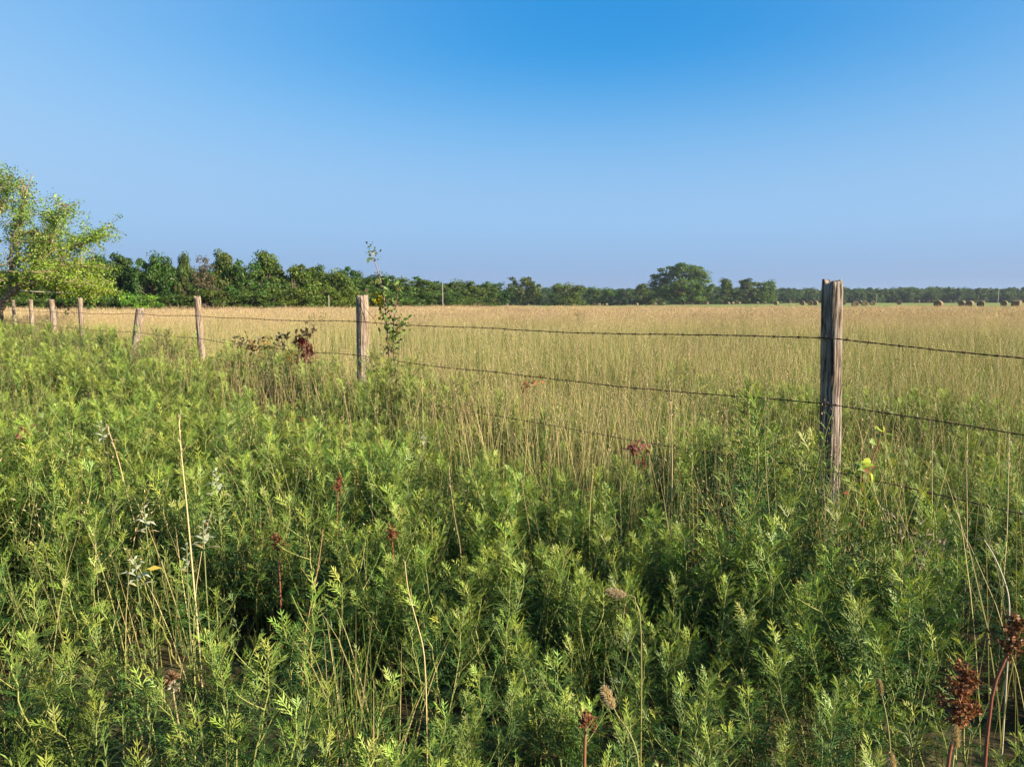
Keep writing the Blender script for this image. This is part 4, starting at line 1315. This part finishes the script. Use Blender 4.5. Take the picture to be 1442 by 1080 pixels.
def sapling():
    r = np.random.default_rng(21); p2 = PXY[2][0]; d = p2[1] + .12
    base = at(549, 520, d); base[2] = tz(base[0], base[1])
    t = thing("sapling", "slim leafy sapling with two bare topped stems growing beside the brown grey post", "sapling", base)
    stems = [[(550, 530), (547, 490), (545, 455), (541, 420), (536, 395), (529, 372), (523, 358)], [(556, 530), (554, 495), (553, 470), (556, 440), (560, 415), (561, 396)],
             [(548, 478), (556, 466), (566, 459), (571, 455)], [(545, 460), (537, 440), (531, 418)]]
    lf = B(); st = B()
    dens = [170, 170, 40, 80]
    for k, s in enumerate(stems):
        q = spline(np.array([at(u, v, d + .02 * k) for u, v in s]), 20)
        st.tube(q, np.linspace(.011 if k == 0 else .008 if k == 1 else .004, .003, 20), np.array([.13, .085, .06]) if k != 0 else np.linspace(1, 2.0, 20)[:, None] * np.array([.12, .08, .055]), 6)
        n = dens[k]; s_ = r.uniform(.02, 1, n)
        if k == 0: s_ = np.where((s_ > .70) & (s_ < .93), r.uniform(.1, .6, n), s_)
        p = np.stack([np.interp(s_, np.linspace(0, 1, 20), q[:, z]) for z in range(3)], 1) + r.normal(0, .033 if k != 3 else .05, (n, 3))
        if k == 3: p = p + (q[-1] - p) * r.uniform(.3, 1, (n, 1))
        dd = r.normal(0, 1, (n, 3)) + np.array([0, 0, .1])
        c = np.array([.10, .18, .038]) * r.uniform(.6, 1.4, (n, 1))
        c = np.where(r.uniform(0, 1, (n, 1)) < .12, np.array([.22, .17, .05]), c)
        if k == 3: c = np.array([.48, .46, .03]) * r.uniform(.6, 1.1, (n, 1))
        L = r.uniform(.030, .062, n)
        lf.leaves(p, dd, r.normal(0, 1, (n, 3)), L, L * .55, c, fold=.15)
        if k == 0:
            n = 26; pt = q[-1] + r.normal(0, .03, (n, 3)); lf.leaves(pt, r.normal(0, 1, (n, 3)), r.normal(0, 1, (n, 3)), r.uniform(.025, .045, n), .02, np.array([.17, .19, .07]) * r.uniform(.6, 1.3, (n, 1)), fold=.1)
    for nm, b, m_ in (("stem", st, M_STEM), ("leaves", lf, M_WEED)):
        b.v = [v - base for v in b.v]; link(nm, b.mesh(nm, m_), t)


sapling()


def crimson():
    r = np.random.default_rng(31); 
    d = 7.9
    st, lf, hd = B(), B(), B()
    base = at(400, 510, d); base[2] = tz(base[0], base[1])
    clusters = [(340, 478, 12, 26, (.06, .055, .025)), (347, 486, 8, 22, (.06, .05, .02)), (358, 493, 7, 20, (.20, .06, .025)), (366, 483, 8, 22, (.14, .07, .03)), (376, 485, 8, 18, (.22, .13, .04)),
                (396, 474, 6, 20, (.05, .05, .025)), (399, 483, 8, 20, (.07, .06, .03)), (422, 474, 8, 18, (.13, .07, .03)), (430, 467, 8, 20, (.09, .06, .03)), (440, 465, 5, 14, (.08, .05, .03)),
                (421, 500, 8, 34, (.20, .07, .03)), (404, 503, 8, 18, (.26, .15, .03)), (432, 502, 9, 24, (.10, .028, .022)), (386, 487, 9, 14, (.20, .15, .05))]
    for (u, v, R, n, c) in clusters:
        dd = d + (u - 400) * -.012
        p0 = at(u, v, dd); R *= dd / FPX
        p = p0 + r.normal(0, 1, (n, 3)) * np.array([R * .7, R * .6, R * .45])
        lf.leaves(p, r.normal(0, 1, (n, 3)) + np.array([0, 0, -.3]), r.normal(0, 1, (n, 3)) + np.array([0, -.5, .3]), r.uniform(.04, .075, n), .032, np.array(c) * r.uniform(.6, 1.4, (n, 1)), fold=.1)
        g = at(u + r.uniform(-6, 6), v, dd); g[2] = tz(g[0], g[1])
        st.tube(spline(np.array([g, (g + p0) / 2 + r.normal(0, .03, 3), p0]), 8), np.linspace(.006, .003, 8), (.14, .08, .05), 5)
    for (u, v, R) in [(420, 484, 6), (427, 487, 7), (434, 490, 5), (436, 497, 4), (425, 480, 4)]:
        p0 = at(u, v, d - .25); R *= d / FPX; n = 150; dv = r.normal(0, 1, (n, 3))
        hd.leaves(p0 + unit(dv) * R * r.uniform(.3, 1, (n, 1)), dv, r.normal(0, 1, (n, 3)), .022, .018, np.array([.10, .014, .022]) * r.uniform(.5, 1.6, (n, 1)), fold=.2)
    finish("sumac_shrub", "crimson and rust leaved sumac sprawling along the middle wire by the slim post", "shrub", base, [("stem", st, M_STEM), ("leaves", lf, M_WEED), ("seed_cluster", hd, M_WEED)])


crimson()


def red_leaf(u, v, d, R, n, label, seed, col=(.28, .035, .03)):
    r = np.random.default_rng(seed); st, lf = B(), B(); c = at(u, v, d); base = np.array([c[0], c[1], tz(c[0], c[1])])
    st.tube(spline(np.array([base, (base + c) / 2 + r.normal(0, .02, 3), c]), 8), np.linspace(.004, .002, 8), (.2, .07, .04), 5)
    R *= d / FPX
    p = c + r.normal(0, 1, (n, 3)) * np.array([R, R * .6, R * .8])
    lf.leaves(p, r.normal(0, .6, (n, 3)) + np.array([.3, -.2, -.5]), r.normal(0, 1, (n, 3)) + np.array([.4, -.5, .5]), r.uniform(.03, .055, n), .014, np.array(col) * r.uniform(.6, 1.4, (n, 1)), fold=.1)
    for k in range(0, n, 3):
        st.tube(np.array([c - np.array([0, 0, .05]), (c + p[k]) / 2, p[k]]), np.array([.0015, .0012, .0008]), (.2, .07, .04), 4)
    finish("red_leaved_plant", label, "weed", base, [("stem", st, M_STEM), ("leaves", lf, M_WEED)], "red leaved weeds")


red_leaf(893, 628, 3.4, 7, 18, "bright red leaved weed under the low wire left of the tall grey post", 1, (.22, .035, .028))
red_leaf(905, 640, 3.4, 9, 14, "darker red leaved weed just below the bright red one", 2, (.17, .03, .025))
red_leaf(40, 604, 3.5, 7, 16, "small red brown weed in the left weeds near the frame edge", 3, (.18, .06, .035))
red_leaf(742, 535, 4.7, 9, 18, "orange leaved weed under the middle wire, right of the sapling", 4, (.36, .14, .03))
red_leaf(430, 590, 4.6, 6, 12, "small rusty weed in the sunny slope left of the sapling", 5, (.22, .07, .03))


def dead_brush():
    r = np.random.default_rng(41); d = 2.55; base = at(1275, 760, d); base[2] = tz(base[0], base[1])
    b = B()
    for k in range(46):
        a = r.uniform(0, 6.28); L = r.uniform(.15, .34); el = r.uniform(.5, 1.35)
        p0 = base + np.array([r.normal(0, .05), r.normal(0, .05), r.uniform(.1, .35)])
        dv = np.array([math.cos(a) * math.cos(el), math.sin(a) * math.cos(el), math.sin(el)])
        q = np.array([p0, p0 + dv * L * .5 + r.normal(0, .015, 3), p0 + dv * L + r.normal(0, .04, 3) - np.array([0, 0, .05])])
        b.tube(q, np.array([.0028, .002, .0008]), np.array([.24, .18, .13]) * r.uniform(.5, 1.4), 4)
    lf = B(); n = 90
    lf.leaves(base + np.array([0, 0, .42]) + r.normal(0, 1, (n, 3)) * np.array([.09, .07, .07]), r.normal(0, 1, (n, 3)), r.normal(0, 1, (n, 3)), r.uniform(.02, .045, n), .008, np.array([.28, .21, .15]) * r.uniform(.5, 1.3, (n, 1)))
    finish("dead_brush", "brown twiggy dead brush right of the tall grey post under the low wire", "dead plant", base, [("twigs", b, M_STEM), ("withered_leaves", lf, M_GRASS)])


dead_brush()

# broad weeds that stand out in the field
for k, (u, v, d, h, lab) in enumerate([(449, 448, 26, 1.0, "dark green weed clump standing in the tan grass left of the brown grey post"), (818, 446, 30, 1.0, "dark weed clump in the tan grass below the bushes"),
                                       (985, 447, 32, .95, "dark weed clump in the tan grass under the big spreading tree"), (1045, 450, 30, .95, "dark weed clump in the tan grass left of the tall grey post"),
                                       (590, 446, 28, .95, "dark weed clump in the tan grass right of the sapling")]):
    r = np.random.default_rng(60 + k); p = at(u, v, d); g = tz(p[0], p[1]); base = np.array([p[0], p[1], g]); st, lf = B(), B()
    for q in range(9):
        tip = base + np.array([r.normal(0, .25), r.normal(0, .2), h * r.uniform(.85, 1.05)]); st.tube(np.array([base + r.normal(0, .05, 3) * [1, 1, 0], (base + tip) / 2, tip]), np.array([.008, .006, .002]), (.12, .1, .05), 4)
        n = 40; s = r.uniform(.3, 1, n)[:, None]; pp = base + (tip - base) * s + r.normal(0, .03, (n, 3))
        lf.leaves(pp, r.normal(0, 1, (n, 3)) + [0, 0, .5], r.normal(0, 1, (n, 3)), r.uniform(.05, .1, n), .02, np.array([.10, .12, .04]) * r.uniform(.6, 1.3, (n, 1)))
    finish("weed_clump", lab, "weed", base, [("stems", st, M_STEM), ("leaves", lf, M_WEED)], "weed clumps in the field")

# ------------------------------------------------------------------ light and air
SUN_EL, SUN_AZ = math.radians(26), math.radians(116)      # azimuth clockwise from the view direction (+Y)
w = bpy.data.worlds.new("World"); scene.world = w; w.use_nodes = True
nt = w.node_tree; bg = nt.nodes["Background"]; L = nt.links.new
sky = nt.nodes.new("ShaderNodeTexSky"); sky.sky_type = 'NISHITA'; sky.sun_disc = False
sky.sun_elevation = SUN_EL; sky.sun_rotation = SUN_AZ
sky.air_density = 1.0; sky.dust_density = 0.0; sky.ozone_density = 10.0; sky.altitude = 0
SKY_STR = .10
# clear-day colour of the sky: deeper blue overhead, and the greyish mauve layer of dusty air near the horizon
sep = nt.nodes.new("ShaderNodeSeparateColor"); cmb = nt.nodes.new("ShaderNodeCombineColor")
L(sky.outputs[0], sep.inputs[0])
for k, (ref, pw, gain) in enumerate(((.153, 2.1, .150), (.397, .76, .505), (.823, .42, .915))):
    a = nt.nodes.new("ShaderNodeMath"); a.operation = 'MULTIPLY'; a.inputs[1].default_value = .15 / ref
    b_ = nt.nodes.new("ShaderNodeMath"); b_.operation = 'POWER'; b_.inputs[1].default_value = pw
    c_ = nt.nodes.new("ShaderNodeMath"); c_.operation = 'MULTIPLY'; c_.inputs[1].default_value = gain
    d_ = nt.nodes.new("ShaderNodeMath"); d_.operation = 'MINIMUM'; d_.inputs[1].default_value = gain * 2.6
    L(sep.outputs[k], a.inputs[0]); L(a.outputs[0], b_.inputs[0]); L(b_.outputs[0], c_.inputs[0]); L(c_.outputs[0], d_.inputs[0]); L(d_.outputs[0], cmb.inputs[k])
tc = nt.nodes.new("ShaderNodeTexCoord"); xyz = nt.nodes.new("ShaderNodeSeparateXYZ"); L(tc.outputs["Generated"], xyz.inputs[0])
def ramp(lo, hi, top):
    n = nt.nodes.new("ShaderNodeMapRange"); n.interpolation_type = 'SMOOTHSTEP'
    n.inputs["From Min"].default_value = lo; n.inputs["From Max"].default_value = hi
    n.inputs["To Min"].default_value = top; n.inputs["To Max"].default_value = 0
    L(xyz.outputs[2], n.inputs["Value"]); return n.outputs[0]


def blend(fac, a, col):
    n = nt.nodes.new("ShaderNodeMix"); n.data_type = 'RGBA'; L(fac, n.inputs[0]); L(a, n.inputs[6]); n.inputs[7].default_value = (*col, 1); return n.outputs[2]


# paler away from the darkest part of the sky, a bright band of thin haze, a slate mauve layer on the horizon
q1 = nt.nodes.new("ShaderNodeMath"); q1.operation = 'SUBTRACT'; q1.inputs[1].default_value = .12; L(xyz.outputs[0], q1.inputs[0])
q2 = nt.nodes.new("ShaderNodeMath"); q2.operation = 'MULTIPLY'; L(q1.outputs[0], q2.inputs[0]); L(q1.outputs[0], q2.inputs[1])
q3 = nt.nodes.new("ShaderNodeMath"); q3.operation = 'MULTIPLY'; q3.inputs[1].default_value = .62; L(q2.outputs[0], q3.inputs[0])
q4 = nt.nodes.new("ShaderNodeMath"); q4.operation = 'MINIMUM'; q4.inputs[1].default_value = .4; L(q3.outputs[0], q4.inputs[0])
c_sky = blend(q4.outputs[0], cmb.outputs[0], (.38, .60, .90))
c_sky = blend(ramp(.09, .33, 1.0), c_sky, (.315, .550, .860))
c_sky = blend(q4.outputs[0], c_sky, (.46, .66, .90))
c_sky = blend(ramp(.0, .115, .85), c_sky, (.295, .400, .610))
EXPO = 1.5
sc_ = nt.nodes.new("ShaderNodeVectorMath"); sc_.operation = 'SCALE'; sc_.inputs["Scale"].default_value = 1 / (SKY_STR * 2 ** EXPO)
L(c_sky, sc_.inputs[0]); L(sc_.outputs[0], bg.inputs["Color"]); bg.inputs["Strength"].default_value = SKY_STR
sd = bpy.data.lights.new("sun", 'SUN'); sd.energy = 5.0; sd.angle = math.radians(.53); sd.color = (1, .87, .66)
so = bpy.data.objects.new("sun", sd); COL.objects.link(so)
dirv = Vector((math.sin(SUN_AZ) * math.cos(SUN_EL), math.cos(SUN_AZ) * math.cos(SUN_EL), math.sin(SUN_EL)))
so.rotation_euler = dirv.to_track_quat('Z', 'Y').to_euler(); so.location = (30, -15, 30)

HAZE = 0.00014
if HAZE > 0:
    b = B()
    x0, x1, y0, y1, z0, z1 = -950, 950, -950, 950, -2.5, 26
    v = [(x0, y0, z0), (x1, y0, z0), (x1, y1, z0), (x0, y1, z0), (x0, y0, z1), (x1, y0, z1), (x1, y1, z1), (x0, y1, z1)]
    b.add(v, [(3, 2, 1, 0), (4, 5, 6, 7), (0, 1, 5, 4), (1, 2, 6, 5), (2, 3, 7, 6), (3, 0, 4, 7)], (1, 1, 1))
    m, mt, out = nodes("haze_air"); pv = mt.nodes.new("ShaderNodeVolumePrincipled")
    pv.inputs["Color"].default_value = (.78, .86, 1, 1); pv.inputs["Density"].default_value = HAZE; pv.inputs["Anisotropy"].default_value = .2
    mt.links.new(pv.outputs[0], out.inputs["Volume"])
    tag(link("haze", b.mesh("haze", m)), kind="stuff")

cy = scene.cycles
cy.max_bounces = 6; cy.diffuse_bounces = 3; cy.glossy_bounces = 2; cy.transmission_bounces = 4; cy.transparent_max_bounces = 4; cy.volume_bounces = 0
cy.caustics_reflective = False; cy.caustics_refractive = False
scene.view_settings.view_transform = 'Standard'
scene.view_settings.look = 'None'
scene.view_settings.exposure = EXPO
scene.view_settings.gamma = 1.0
